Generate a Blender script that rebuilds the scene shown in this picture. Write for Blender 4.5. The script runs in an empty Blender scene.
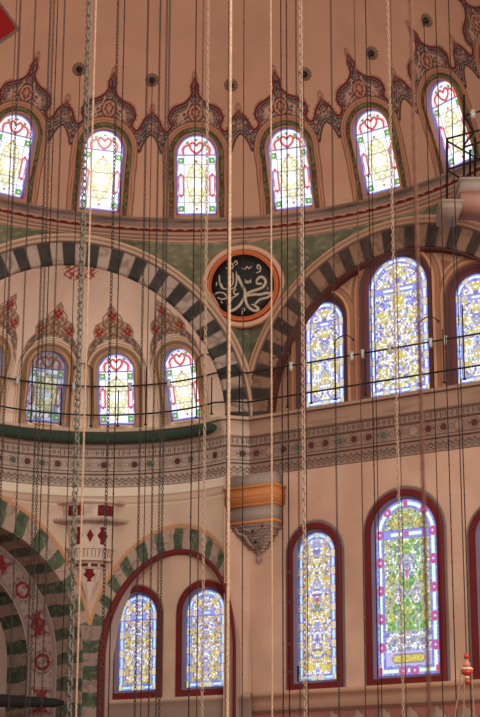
import bpy, math, random
import numpy as np
from mathutils import Vector, Matrix

C = bpy.context.scene.collection
SC = bpy.context.scene
rnd = random.Random(7)
nr = np.random.RandomState(5)

# ---------------------------------------------------------------- camera, world, light
EYE = np.array([0.0, 0.0, 1.6])
FPX = 1780.0
PITCH = math.radians(16.0)
ROLL = math.radians(0.18)
cam_d = bpy.data.cameras.new('camera')
cam = bpy.data.objects.new('camera', cam_d)
C.objects.link(cam)
cam_d.sensor_fit = 'VERTICAL'
cam_d.sensor_height = 36.0
cam_d.lens = FPX / 717.0 * 36.0
cam_d.clip_end = 400
cam.location = EYE
cam.matrix_world = Matrix.Translation(EYE) @ Matrix.Rotation(math.pi / 2 + PITCH, 4, 'X') @ Matrix.Rotation(ROLL, 4, 'Z')
cam_d.dof.use_dof = True
cam_d.dof.focus_distance = 48.0
cam_d.dof.aperture_fstop = (cam_d.lens / 1000.0) / 0.030
SC.camera = cam

world = bpy.data.worlds.new('world')
SC.world = world
world.use_nodes = True
bg = world.node_tree.nodes['Background']
bg.inputs[0].default_value = (1.0, 0.925, 0.825, 1)
bg.inputs[1].default_value = 0.78

def area(name, loc, target, size, power, col):
    d = bpy.data.lights.new(name, 'AREA')
    d.shape = 'RECTANGLE'; d.size = size[0]; d.size_y = size[1]
    d.energy = power; d.color = col
    o = bpy.data.objects.new(name, d); C.objects.link(o)
    o.location = loc
    o.rotation_euler = (Vector(target) - Vector(loc)).to_track_quat('-Z', 'Y').to_euler()
    return o
# added soft area light from the right that models and brightens the walls
area('hall_fill_light', (12, 8, 13), (-3, 50, 13), (18, 9), 6200, (1.0, 0.93, 0.83))

SC.view_settings.view_transform = 'Standard'
SC.view_settings.look = 'None'
SC.view_settings.exposure = 0.0
SC.view_settings.gamma = 1.0
SC.view_settings.use_curve_mapping = False

# ---------------------------------------------------------------- helpers
def lin(c):
    c = np.asarray(c, float) / 255.0
    return np.where(c <= 0.04045, c / 12.92, ((c + 0.055) / 1.055) ** 2.4)

cpi, spi = math.cos(PITCH), math.sin(PITCH)
def ray(px, py):
    x = (px - 240.0) / FPX; y = (358.5 - py) / FPX
    cr, sr = math.cos(ROLL), math.sin(ROLL)
    a = x * cr - y * sr; b = x * sr + y * cr
    return np.array([a, cpi - b * spi, spi + b * cpi])
def hit_plane(px, py, P0, n):
    d = ray(px, py); t = np.dot(P0 - EYE, n) / np.dot(d, n)
    return EYE + d * t
def hit_sphere(px, py, c, R):
    d = ray(px, py); o = EYE - c
    A = d @ d; B = 2 * d @ o; D = o @ o - R * R
    q = B * B - 4 * A * D
    return EYE + d * ((-B + math.sqrt(max(q, 0))) / (2 * A))
def hit_cyl(px, py, c, R):
    d = ray(px, py); d2 = d[:2]; o = EYE[:2] - c[:2]
    A = d2 @ d2; B = 2 * d2 @ o; D = o @ o - R * R
    q = B * B - 4 * A * D
    return EYE + d * ((-B + math.sqrt(max(q, 0))) / (2 * A))

def vnoise(x, y, seed=0):
    xi = np.floor(x).astype(int); yi = np.floor(y).astype(int)
    fx = x - xi; fy = y - yi
    fx = fx * fx * (3 - 2 * fx); fy = fy * fy * (3 - 2 * fy)
    def h(a, b):
        v = np.sin(a * 127.1 + b * 311.7 + seed * 74.7) * 43758.5453
        return v - np.floor(v)
    return (h(xi, yi) * (1 - fx) + h(xi + 1, yi) * fx) * (1 - fy) + (h(xi, yi + 1) * (1 - fx) + h(xi + 1, yi + 1) * fx) * fy
def fbm(x, y, seed=0):
    return 0.55 * vnoise(x, y, seed) + 0.3 * vnoise(2.1 * x + 5, 2.1 * y + 3, seed + 1) + 0.15 * vnoise(4.3 * x, 4.3 * y, seed + 2)
def mixc(a, b, t):
    t = np.asarray(t)[..., None]
    return np.asarray(a) * (1 - t) + np.asarray(b) * t

MATS = {}
def paint_mat(name='painted', rough=0.8, noise=0.10, scale=1.3, spec=0.25, bump=0.15):
    if name in MATS: return MATS[name]
    m = bpy.data.materials.new(name); m.use_nodes = True
    nt = m.node_tree; b = nt.nodes['Principled BSDF']
    at = nt.nodes.new('ShaderNodeAttribute'); at.attribute_name = 'Col'
    tc = nt.nodes.new('ShaderNodeTexCoord')
    no = nt.nodes.new('ShaderNodeTexNoise'); no.inputs['Scale'].default_value = scale; no.inputs['Detail'].default_value = 6
    mr = nt.nodes.new('ShaderNodeMapRange'); mr.inputs[3].default_value = 1 - noise; mr.inputs[4].default_value = 1 + noise
    mr.inputs[1].default_value = 0.3; mr.inputs[2].default_value = 0.7
    mx = nt.nodes.new('ShaderNodeVectorMath'); mx.operation = 'SCALE'
    nt.links.new(tc.outputs['Object'], no.inputs['Vector']); nt.links.new(no.outputs[0], mr.inputs[0])
    nt.links.new(at.outputs['Color'], mx.inputs[0]); nt.links.new(mr.outputs[0], mx.inputs['Scale'])
    nt.links.new(mx.outputs[0], b.inputs['Base Color'])
    b.inputs['Roughness'].default_value = rough
    b.inputs['Specular IOR Level'].default_value = spec
    n2 = nt.nodes.new('ShaderNodeTexNoise'); n2.inputs['Scale'].default_value = 9; n2.inputs['Detail'].default_value = 4
    bp = nt.nodes.new('ShaderNodeBump'); bp.inputs['Strength'].default_value = bump; bp.inputs['Distance'].default_value = 0.02
    nt.links.new(tc.outputs['Object'], n2.inputs['Vector']); nt.links.new(n2.outputs[0], bp.inputs['Height']); nt.links.new(bp.outputs[0], b.inputs['Normal'])
    MATS[name] = m
    return m
def plain_mat(name, rgb, rough=0.6, metal=0.0, noise=0.12, scale=14):
    if name in MATS: return MATS[name]
    m = bpy.data.materials.new(name); m.use_nodes = True
    nt = m.node_tree; b = nt.nodes['Principled BSDF']
    tc = nt.nodes.new('ShaderNodeTexCoord')
    no = nt.nodes.new('ShaderNodeTexNoise'); no.inputs['Scale'].default_value = scale; no.inputs['Detail'].default_value = 5
    cr = nt.nodes.new('ShaderNodeValToRGB')
    c = lin(rgb)
    cr.color_ramp.elements[0].position = 0.3; cr.color_ramp.elements[1].position = 0.7
    cr.color_ramp.elements[0].color = (*(c * (1 - noise * 2)), 1); cr.color_ramp.elements[1].color = (*np.minimum(c * (1 + noise * 2), 1), 1)
    nt.links.new(tc.outputs['Object'], no.inputs['Vector']); nt.links.new(no.outputs[0], cr.inputs[0]); nt.links.new(cr.outputs[0], b.inputs['Base Color'])
    b.inputs['Roughness'].default_value = rough; b.inputs['Metallic'].default_value = metal
    MATS[name] = m
    return m
def glass_mat():
    if 'glass' in MATS: return MATS['glass']
    m = bpy.data.materials.new('backlit_stained_glass'); m.use_nodes = True
    nt = m.node_tree; b = nt.nodes['Principled BSDF']
    at = nt.nodes.new('ShaderNodeAttribute'); at.attribute_name = 'Col'
    nt.links.new(at.outputs['Color'], b.inputs['Emission Color'])
    b.inputs['Base Color'].default_value = (0.03, 0.03, 0.04, 1)
    b.inputs['Roughness'].default_value = 0.25
    b.inputs['Emission Strength'].default_value = 1.25
    MATS['glass'] = m
    return m

def tagit(o, label=None, cat=None, group=None, kind=None):
    if label: o['label'] = label
    if cat: o['category'] = cat
    if group: o['group'] = group
    if kind: o['kind'] = kind
    return o
def link_mesh(name, V, F, mat, parent=None, col=None, smooth=False):
    me = bpy.data.meshes.new(name)
    V = np.asarray(V, np.float32).reshape(-1, 3); F = np.asarray(F, np.int32)
    k = F.shape[1]
    me.vertices.add(len(V)); me.vertices.foreach_set('co', V.ravel())
    me.loops.add(F.size); me.loops.foreach_set('vertex_index', F.ravel())
    me.polygons.add(len(F)); me.polygons.foreach_set('loop_start', np.arange(0, F.size, k, dtype=np.int32))
    me.polygons.foreach_set('loop_total', np.full(len(F), k, np.int32))
    if smooth: me.polygons.foreach_set('use_smooth', np.ones(len(F), bool))
    me.update(calc_edges=True)
    if col is not None:
        a = me.color_attributes.new('Col', 'FLOAT_COLOR', 'POINT')
        cc = np.ones((len(V), 4), np.float32); cc[:, :3] = np.asarray(col).reshape(-1, 3)
        a.data.foreach_set('color', cc.ravel())
    me.validate()
    me.materials.append(mat)
    o = bpy.data.objects.new(name, me); C.objects.link(o)
    if parent is not None: o.parent = parent
    return o
def grid(name, P, col, mask=None, mat=None, parent=None, smooth=True, wrap=False):
    """P (n,m,3), col (n,m,3); mask (n,m) True = keep vertex"""
    n, m = P.shape[:2]
    idx = np.arange(n * m).reshape(n, m)
    if wrap: idx = np.concatenate([idx, idx[:, :1]], 1)
    F = np.stack([idx[:-1, :-1], idx[:-1, 1:], idx[1:, 1:], idx[1:, :-1]], -1).reshape(-1, 4)
    V = P.reshape(-1, 3); cc = np.broadcast_to(col, P.shape).reshape(-1, 3)
    if mask is not None:
        mk = mask.ravel()
        F = F[mk[F].all(1)]
        used = np.unique(F); re = np.zeros(n * m, int); re[used] = np.arange(len(used))
        V = V[used]; cc = cc[used]; F = re[F]
    return link_mesh(name, V, F, mat or paint_mat(), parent, cc, smooth)
def box_arr(c, s, M=None):
    x, y, z = s[0] / 2, s[1] / 2, s[2] / 2
    V = np.array([[-x, -y, -z], [x, -y, -z], [x, y, -z], [-x, y, -z], [-x, -y, z], [x, -y, z], [x, y, z], [-x, y, z]]) + np.array(c)
    F = np.array([[0, 3, 2, 1], [4, 5, 6, 7], [0, 1, 5, 4], [1, 2, 6, 5], [2, 3, 7, 6], [3, 0, 4, 7]])
    return V, F
def tube_arr(P, r, n=8, flat=1.0):
    P = np.asarray(P, float); m = len(P)
    r = np.broadcast_to(r, (m,))
    T = np.gradient(P, axis=0); T /= np.linalg.norm(T, axis=1)[:, None] + 1e-9
    ref = np.array([0, 0, 1.0]) if np.abs(T[:, 2]).max() < 0.7 else (np.array([0, 1.0, 0]) if np.abs(T[:, 1]).max() < 0.8 else np.array([1.0, 0, 0]))
    A = np.cross(T, ref); A /= np.linalg.norm(A, axis=1)[:, None] + 1e-9
    B = np.cross(T, A)
    th = np.linspace(0, 2 * math.pi, n, endpoint=False)
    V = P[:, None] + (A[:, None] * np.cos(th)[None, :, None] + B[:, None] * flat * np.sin(th)[None, :, None]) * r[:, None, None]
    idx = np.arange(m * n).reshape(m, n); nx = np.roll(idx, -1, 1)
    F = np.stack([idx[:-1], nx[:-1], nx[1:], idx[1:]], -1).reshape(-1, 4)
    V = V.reshape(-1, 3)
    # caps as fans of quads
    caps = []
    for k, row in ((0, idx[0]), (m - 1, idx[-1])):
        V = np.vstack([V, P[k]]); c = len(V) - 1
        for i in range(0, n, 2): caps.append([c, row[i], row[(i + 1) % n], row[(i + 2) % n]])
    return V, np.vstack([F, np.array(caps)])
class Acc:
    def __init__(s): s.V = []; s.F = []; s.n = 0
    def add(s, VF):
        V, F = VF; s.V.append(V); s.F.append(np.asarray(F) + s.n); s.n += len(V); return s
    def box(s, c, sz): return s.add(box_arr(c, sz))
    def tube(s, P, r, n=8, flat=1.0): return s.add(tube_arr(P, r, n, flat))
    def bar(s, a, b, r, n=8): return s.add(tube_arr([a, b], r, n))
    def build(s, name, mat, parent=None, smooth=False, col=None):
        V = np.vstack(s.V)
        c = None if col is None else np.broadcast_to(lin(col), V.shape)
        return link_mesh(name, V, np.vstack(s.F), mat, parent, c, smooth)
def lathe_arr(prof, n=20, c=(0, 0, 0)):
    prof = np.array(prof, float); th = np.linspace(0, 2 * math.pi, n, endpoint=False)
    V = np.stack([prof[:, 0][:, None] * np.cos(th), prof[:, 0][:, None] * np.sin(th), np.repeat(prof[:, 1][:, None], n, 1)], -1)
    idx = np.arange(V.shape[0] * n).reshape(-1, n); nx = np.roll(idx, -1, 1)
    F = np.stack([idx[:-1], nx[:-1], nx[1:], idx[1:]], -1).reshape(-1, 4)
    return V.reshape(-1, 3) + np.array(c), F
def empty(name, loc=(0, 0, 0), M=None):
    o = bpy.data.objects.new(name, None); C.objects.link(o)
    o.empty_display_size = 0.2
    if M is not None: o.matrix_world = M
    else: o.location = loc
    return o

def catmull(P, k=8, closed=False):
    P = np.array(P, float); out = []
    n = len(P)
    for i in range(n if closed else n - 1):
        if closed: a, b, c, d = P[(i - 1) % n], P[i], P[(i + 1) % n], P[(i + 2) % n]
        else: a, b, c, d = P[max(i - 1, 0)], P[i], P[i + 1], P[min(i + 2, n - 1)]
        for t in np.linspace(0, 1, k, endpoint=False):
            out.append(0.5 * ((2 * b) + (c - a) * t + (2 * a - 5 * b + 4 * c - d) * t * t + (3 * b - 3 * c + d - a) * t ** 3))
    if not closed: out.append(P[-1])
    return np.array(out)
def dist_poly(x, y, P, closed=False):
    P = np.asarray(P, float)
    if closed: P = np.vstack([P, P[:1]])
    d = np.full(x.shape, 1e9)
    for (x1, y1), (x2, y2) in zip(P[:-1], P[1:]):
        dx, dy = x2 - x1, y2 - y1; L = dx * dx + dy * dy + 1e-12
        t = np.clip(((x - x1) * dx + (y - y1) * dy) / L, 0, 1)
        d = np.minimum(d, np.hypot(x - x1 - t * dx, y - y1 - t * dy))
    return d
def inside(x, y, P):
    P = np.asarray(P, float); r = np.zeros(x.shape, bool)
    for (x1, y1), (x2, y2) in zip(P, np.roll(P, -1, 0)):
        if y1 == y2: continue
        c = ((y1 > y) != (y2 > y)) & (x < (x2 - x1) * (y - y1) / (y2 - y1) + x1)
        r ^= c
    return r
def stroke(col, x, y, P, w, c, smooth=True, closed=False, mirror=False, k=6):
    Q = catmull(P, k, closed) if smooth else np.array(P, float)
    xx = np.abs(x) if mirror else x
    d = dist_poly(xx, y, Q, closed and smooth)
    a = np.clip((w / 2 - d) / 0.5 + 0.5, 0, 1)
    col[:] = mixc(col, lin(c), a)
def disc(col, x, y, cx, cy, r, c, mirror=False):
    xx = np.abs(x) if mirror else x
    a = np.clip((r - np.hypot(xx - cx, y - cy)) / 0.5 + 0.5, 0, 1)
    col[:] = mixc(col, lin(c), a)
def arch_d(x, y, a, hs):
    """distance outside an arched opening of half width a and spring height hs (negative inside)"""
    x = np.abs(x)
    up = np.hypot(x, y - hs) - a
    lo = x - a
    return np.where(y > hs, up, lo)

# ---------------------------------------------------------------- plan of the place
Z0 = EYE[2]
A_R = math.radians(33.0); A_L = math.radians(15.0)
K = EYE + ray(250, 445) * (50.0 / ray(250, 445)[1]); K[2] = 0
rd = np.array([math.cos(A_R), -math.sin(A_R), 0]); nR = np.array([-math.sin(A_R), -math.cos(A_R), 0])
ld = np.array([-math.cos(A_L), -math.sin(A_L), 0]); nL = np.array([math.sin(A_L), -math.cos(A_L), 0])
UP = np.array([0, 0, 1.0])
ZR = 18.0 + Z0            # underside of the ring
DC = np.array([-1.63, 40.6, ZR - 1.3]); RR = 9.13   # dome
DR = math.hypot(RR + 0.25, 1.3 + 0.3)
AC_L, AC_R = 5.1, 5.0      # arch centres along the two walls
AI, AO = 4.4, 5.08         # inner and outer radius of the striped faces
ZA = 13.95                 # springing height
EC = K + ld * AC_L + nL * 2.1 + np.array([0, 0, ZA]); ER = math.hypot(AI, 2.1)   # exedra
ZL = 14.12                 # ledge under the upper windows
def PR(t, z, o=0.0): return K + rd * t + nR * o + UP * z
def PL(t, z, o=0.0): return K + ld * t + nL * o + UP * z
def RW(px, py, o=0.0):
    q = hit_plane(px, py, K + nR * o, nR); return float(np.dot(q - K, rd)), float(q[2])
def LW(px, py, o=0.0):
    q = hit_plane(px, py, K + nL * o, nL); return float(np.dot(q - K, ld)), float(q[2])
def wallP(dirv, nv, T, Z, o=0.0):
    return K + T[..., None] * dirv + Z[..., None] * UP + np.asarray(o)[..., None] * nv if np.ndim(o) else K + T[..., None] * dirv + Z[..., None] * UP + o * nv

def frame_M(org, xd, up):
    xd = np.array(xd, float); xd /= np.linalg.norm(xd); up = np.array(up, float); up /= np.linalg.norm(up)
    y = np.cross(up, xd)
    M = Matrix.Identity(4)
    for i in range(3):
        M[i][0] = xd[i]; M[i][1] = y[i]; M[i][2] = up[i]; M[i][3] = org[i]
    return M
TAN = (186, 150, 128); TANL = (205, 174, 150)

# ---------------------------------------------------------------- stained glass designs (units of 2.9 cm)
WHT = (255, 255, 255)
def voro(x, y, c, seed=0, jit=0.8):
    gx = np.floor(x / c).astype(int); gy = np.floor(y / c).astype(int)
    d1 = np.full(x.shape, 1e9); d2 = d1.copy(); cid = np.zeros(x.shape)
    for i in (-1, 0, 1):
        for j in (-1, 0, 1):
            a = gx + i; b = gy + j
            h1 = np.sin(a * 12.9898 + b * 78.233 + seed) * 43758.5453; h1 -= np.floor(h1)
            h2 = np.sin(a * 39.346 + b * 11.135 + seed) * 24634.6345; h2 -= np.floor(h2)
            h3 = np.sin(a * 73.156 + b * 52.235 + seed) * 15731.743; h3 -= np.floor(h3)
            d = np.hypot((a + 0.5 + (h1 - 0.5) * jit) * c - x, (b + 0.5 + (h2 - 0.5) * jit) * c - y)
            n1 = d < d1
            d2 = np.where(n1, d1, np.minimum(d2, d)); cid = np.where(n1, h3, cid); d1 = np.where(n1, d, d1)
    return cid, d2 - d1
def palette(cid, cols, wts):
    w = np.cumsum(wts) / sum(wts); i = np.searchsorted(w, np.clip(cid, 0, 0.9999))
    return lin(np.array(cols))[i]
def glass_light(x, y, a, hs, dull=False):
    """dome and exedra windows: clear leaded panes, red heart tracery, green corners"""
    H = hs + a
    col = np.ones(x.shape + (3,)) * lin(WHT) * 1.0
    cid, e = voro(x, y, 6.0, 3)
    col = mixc(col, lin((236, 236, 250)), (cid > 0.75) * 0.6)
    if dull:
        t = np.clip(1.15 - (y / H), 0.25, 1)
        cid2, e2 = voro(x, y, 5.0, 8, 0.3)
        col = palette(cid2, [(170, 180, 190), (205, 212, 222), (150, 158, 165), (235, 238, 245)], [1, 1, 1, 1 if not dull else .8])
        lead = (90, 90, 95)
    else: lead = (120, 120, 165)
    def S(P, w, c, **k): stroke(col, x, y, P, w, c, mirror=True, **k)
    yel = (196, 184, 62); red = (205, 62, 70) if not dull else (150, 70, 62); grn = (70, 150, 92)
    # fine yellow scrollwork in the middle light
    for (cx, cy, r) in ((0, .60, 4), (5.5, .56, 3.2), (8.5, .45, 3), (8.5, .31, 3), (5.5, .20, 3.2), (0, .16, 3.6), (3.4, .49, 2.6), (3.4, .27, 2.6)):
        dd = np.abs(np.hypot(np.abs(x) - cx * a / 19.7, y - cy * H) - r)
        col = mixc(col, lin(yel), np.clip(1.1 - dd, 0, 1) * 0.9)
    S([(0, .66 * H), (6, .58 * H), (9.6, .45 * H), (8.5, .3 * H), (5, .2 * H), (0, .13 * H)], 1.2, yel)
    S([(2, .52 * H), (5, .42 * H), (5, .34 * H), (2, .24 * H)], 0.9, (226, 214, 130))
    k = a / 19.7
    # leads
    for X in (12.2 * k,): S([(X, 0), (X, hs)], 0.8, lead, smooth=False)
    for Y in (.155, .24, .47, .63): S([(0, Y * H), (a, Y * H)], 0.7, lead, smooth=False)
    S([(0, hs), (a, hs)], 1.6, (105, 105, 190), smooth=False)
    # red framed side lights
    S([(13.2 * k, .25 * H), (13.2 * k, .49 * H), (17.6 * k, .49 * H), (17.6 * k, .25 * H), (13.2 * k, .25 * H)], 1.5, red, smooth=False)
    for yy in (.235, .505): disc(col, x, y, 15.4 * k, yy * H, 1.5, red, True)
    for yy in (.075, .68):
        m = (np.abs(np.abs(x) - 15.4 * k) < 3.1 * k) & (np.abs(y - yy * H) < 3.1)
        col[m] = lin(grn); disc(col, x, y, 15.4 * k, yy * H, 1.2, (220, 225, 120), True)
    disc(col, x, y, 0, .075 * H, 1.4, red); disc(col, x, y, 0, .67 * H, 1.3, red)
    # fan in the arch head
    h = hs
    S([(0, h + 1.2), (5 * k, h + 5.5), (6.4 * k, h + 10.4), (3.4 * k, h + 12.6), (0, h + 9.6)], 2.5, red)
    S([(6.2 * k, h + 10), (10 * k, h + 9.6), (13 * k, h + 6), (12.6 * k, h + .5)], 2.4, red)
    S([(15.6 * k, h), (14.4 * k, h + 7), (9 * k, h + 13.6), (0, h + 16)], 0.8, (210, 120, 150))
    disc(col, x, y, 8.6 * k, h + 12.6, 1.7, grn, True)
    disc(col, x, y, 0, h + 15.4, 1.4, grn)
    # lavender border with small coloured pieces
    d = -np.maximum(arch_d(x, y, a, hs), -y)
    seg = np.floor((y + np.abs(x) * 0.4) / 4.0)
    bcol = palette((np.sin(seg * 3.7) * 0.5 + 0.5), [(150, 146, 226), (120, 118, 214), (214, 214, 245), (190, 92, 150)], [3, 3, 2, .8])
    col = mixc(col, bcol, np.clip((2.3 - d) * 2, 0, 1))
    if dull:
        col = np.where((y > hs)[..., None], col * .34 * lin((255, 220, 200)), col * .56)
    return col
def glass_mosaic(x, y, a, hs, style='blue', bw=7.0, transom=True, cart=False, seed=1):
    H = hs + a
    lav = (150, 148, 226)
    pals = {
        'yellow': ([(240, 240, 250), (214, 190, 56), (230, 214, 100), (170, 165, 225), (165, 150, 60), (120, 120, 190)], [2.4, 4.0, 2.4, 1.5, 1.2, 1.0]),
        'blue': ([(248, 248, 255), (206, 190, 70), (228, 222, 150), (168, 164, 235), (124, 122, 205), (190, 215, 225)], [3.2, 2.3, 1.2, 2.4, 1.9, 1.0]),
        'green': ([(240, 245, 240), (112, 176, 92), (150, 200, 120), (206, 200, 100), (150, 150, 205), (90, 140, 90)], [1.2, 3.0, 2.2, 1.6, .8, 1.6]),
        'lilac': ([(240, 240, 250), (165, 165, 215), (190, 190, 225), (130, 130, 180), (205, 190, 140)], [2.2, 2.2, 1.5, 1.4, .8])}
    ax = np.abs(x)
    cid, e = voro(ax, y, 2.1, seed)
    def P(n): return palette(cid, *pals[n])
    if style == 'green':
        col = P('green')
        w2 = np.hypot(ax - a * .34, (y - H * .46) * 0.8) < a * .24
        col = np.where((w2 | (y < H * .25) | ((ax < a * .25) & (np.abs(y - H * .62) < H * .06)))[..., None], P('lilac'), col)
        col = np.where((((ax > a * .42) & (y > H * .3)))[..., None], mixc(P('yellow'), P('green'), np.full(x.shape, .4)), col)
        col = np.where((y > hs + 1)[..., None], mixc(P('yellow'), P('green'), np.full(x.shape, .5)), col)
    elif style == 'yellow':
        col = P('yellow')
        lil = np.sin(y / H * 21 + 1.2) + np.cos(ax / a * 5) * .8 > .75
        col = np.where(lil[..., None], P('lilac'), col)
    else:
        col = P('blue')
        ye = np.sin(y / H * 30) * np.cos(ax / a * 6) > .25
        col = np.where((ye & (cid > .4))[..., None], lin((214, 200, 90)), col)
    col = mixc(col, lin((110, 104, 150)) if style != 'green' else lin((110, 130, 105)), np.clip(0.6 - e, 0, .55) * 1.5)
    # scrolling lines over the middle panel
    for ph, cc in ((0, (236, 226, 150)), (2.1, (250, 250, 255))):
        cx = a * .38 * np.abs(np.sin(y / H * 9.5 + ph))
        col = mixc(col, lin(cc), np.clip(1.1 - np.abs(ax - cx), 0, 1) * .38)
    if style == 'green':
        for yy in np.linspace(.24, .36, 5): 
            disc(col, x, y, 0, yy * H, 1.0, (226, 130, 60))
        for yy in np.linspace(.5, .6, 5): disc(col, x, y, 0, yy * H, 1.1, (214, 70, 60))
        for (cx, cy) in ((0, hs + a * .42), (a * .4, hs + a * .25)):
            dd = np.abs(np.hypot(ax - cx, y - cy) - 3.2)
            col = mixc(col, lin((190, 150, 70)), np.clip(1.2 - dd, 0, 1))
    if style == 'yellow' and not transom:
        for yy in (.52, .535, .55, .57): disc(col, x, y, 0, yy * H, 1.1, (205, 60, 60))
        for yy in (.5, .46): disc(col, x, y, 2.5, yy * H, 1.3, (110, 150, 70), True)
    # border band: lavender with long pale bars and flower nodes
    d = -np.maximum(arch_d(x, y, a, hs), -y)
    along = np.where(y > hs, hs + a * np.arctan2(y - hs, ax + 1e-6) * 1.0, y)
    along = np.where(y < bw, -(a - ax) - 0.0, along)
    Lb = hs / max(round(hs / {'green': 26., 'yellow': 17., 'blue': 19.}[style]), 1)
    ph = np.abs(((along + 0.0) / Lb) % 1.0 - 0.5) * Lb     # 0 in the middle of a bar
    bar_c = {'green': (212, 244, 200), 'yellow': (176, 222, 200), 'blue': (214, 238, 246)}[style]
    node_c = {'green': (196, 84, 130), 'yellow': (226, 214, 110), 'blue': (214, 204, 110)}[style]
    band = d < bw
    bc = np.broadcast_to(lin(lav), col.shape).copy()
    cid3, e3 = voro(x, y, 2.0, seed + 9)
    bc = mixc(bc, palette(cid3, [(176, 176, 240), (104, 104, 205), (140, 176, 205), (140, 130, 222)], [1, 1, .6, 1]), np.full(x.shape, .6))
    mid = np.abs(d - bw * .52)
    bc = mixc(bc, lin(bar_c) * 1.15, np.clip((bw * .2 - mid) * 2, 0, 1) * (ph < Lb * .5 - 4.6))
    ns = 1.3 if style == 'green' else 1.0
    for (nx_, ny_) in ((1.7 * ns, 1.7 * ns), (2.6 * ns, 0), (0, 2.6 * ns)):
        bc = mixc(bc, lin(node_c), np.clip(1.55 * ns - np.hypot(mid - nx_, np.abs(ph - Lb * .5) - ny_), 0, 1))
    bc = mixc(bc, lin((250, 240, 250)), np.clip(1.2 - np.hypot(mid, ph - Lb * .5), 0, 1))
    bc = mixc(bc, lin((92, 90, 190)), np.clip(1.0 - np.abs(d - 0.3), 0, 1) * .8)
    bc = mixc(bc, lin((112, 108, 200)), np.clip(.9 - np.abs(d - bw + .3), 0, 1))
    col = np.where(band[..., None], bc, col)
    if transom:
        rows = [hs - 1.0]
        for ty in rows:
            m = np.abs(y - ty) < bw * .5
            tc = np.broadcast_to(lin(lav), col.shape).copy()
            p2 = np.abs(((ax) / (a * .42)) % 1.0 - .5) * a * .42
            tc = mixc(tc, lin(bar_c) * 1.15, np.clip((bw * .2 - np.abs(y - ty)) * 2, 0, 1) * (np.abs(ax - (a * .3 if a > 22 else 0)) < a * .2))
            tc = mixc(tc, lin(node_c), np.clip(1.3 - np.abs(np.hypot(ax - (0 if a > 22 else a * .55), y - ty) - 1.9), 0, 1))
            tc = mixc(tc, lin((100, 98, 190)), np.clip(1 - np.abs(np.abs(y - ty) - bw * .5), 0, 1))
            col = np.where((m & ~band)[..., None], tc, col)
    col = mixc(col, col ** 1.35, np.full(x.shape, .6)) * (1.08 if style == 'blue' else .98)
    if cart:
        m = (np.abs(y - bw - 7) < 6.5) & ~band
        cc = np.broadcast_to(lin((176, 170, 214)), col.shape).copy()
        q = (np.abs(y - bw - 7) < 3.6) & (ax < a * .52 - np.abs(y - bw - 7) * .8)
        cc[q] = lin((206, 190, 92)); 
        ed = np.abs(np.maximum(np.abs(y - bw - 7) - 3.8, ax - (a * .54 - np.abs(y - bw - 7) * .8)))
        cc = mixc(cc, lin((120, 84, 110)), np.clip(1.1 - ed, 0, 1))
        wr = (vnoise(x * .9, y * 1.4, 4) > .6) & q
        cc[wr] = lin((150, 140, 60))
        col = np.where(m[..., None], cc, col)
    return col

U = 0.029
def arch_path(a, hs, d, n=28, db=None):
    """closed outline of an arched opening grown by d: bottom left, up, over, down"""
    db = d if db is None else db
    P = [(-(a + d), -db)]
    P += [(-(a + d), v) for v in np.linspace(0, hs, 5)]
    th = np.linspace(math.pi, 0, n)[1:-1]
    P += [((a + d) * math.cos(t), hs + (a + d) * math.sin(t)) for t in th]
    P += [(a + d, v) for v in np.linspace(hs, 0, 5)]
    P += [(a + d, -db)]
    return np.array(P)
def arch_sweep(name, a, hs, prof, cols, parent, mat=None, n=28, smooth=False):
    """prof: list of (grow, depth into the wall); cols one per strip"""
    rows = []; cc = []
    for i in range(len(prof) - 1):
        for j in (0, 1):
            g, y = prof[i + j]
            p = arch_path(a, hs, g, n)
            rows.append(np.stack([p[:, 0], np.full(len(p), y), p[:, 1]], -1)); cc.append(np.broadcast_to(lin(cols[i]), (len(p), 3)))
    P = np.array(rows); Cc = np.array(cc)
    R, m = P.shape[:2]
    idx = np.arange(R * m).reshape(R, m); nx = np.roll(idx, -1, 1)
    F = []
    for r in range(0, R, 2):
        F.append(np.stack([idx[r], nx[r], nx[r + 1], idx[r + 1]], -1))
    return link_mesh(name, P.reshape(-1, 3), np.vstack(F), mat or paint_mat(), parent, Cc.reshape(-1, 3), smooth)
GM = {}
def glass_pane(key, a, hs, parent, y, fn, label=None):
    if key in GM:
        o = bpy.data.objects.new('stained_glass', GM[key].data); C.objects.link(o); o.parent = parent; o.location = (0, 0, 0)
    else:
        st = 0.5 * U
        xs = np.arange(-a - st, a + 2 * st, st); zs = np.arange(-st, hs + a + 2 * st, st)
        X, Z = np.meshgrid(xs, zs)
        P = np.stack([X, np.full(X.shape, y), Z], -1)
        col = fn(X / U, Z / U)
        mask = (arch_d(X, Z, a + 0.02, hs) < 0)
        o = grid('stained_glass', P, col, mask, glass_mat(), parent, smooth=False)
        GM[key] = o
    if label: o['label'] = label
    return o
LEAD = plain_mat('dark_lead', (70, 66, 72), 0.6)
def window(n, M, a, hs, prof, cols, fn, key, gy, label, wood=None, sill=None, fname='window_frame', extra=None):
    r = empty('window_%d' % n, M=M)
    tagit(r, label, 'window', kind='structure')
    arch_sweep(fname, a, hs, prof, cols, r)
    glass_pane(key, a, hs, r, gy, fn)
    if extra: arch_sweep('window_reveal', a, hs, extra[0], extra[1], r)
    if sill:
        A = Acc(); A.box((0, sill[1], sill[2]), (2 * (a + sill[0]), 0.28, 0.09)); A.build('window_sill', paint_mat(), r, col=sill[3])
    return r

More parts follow.
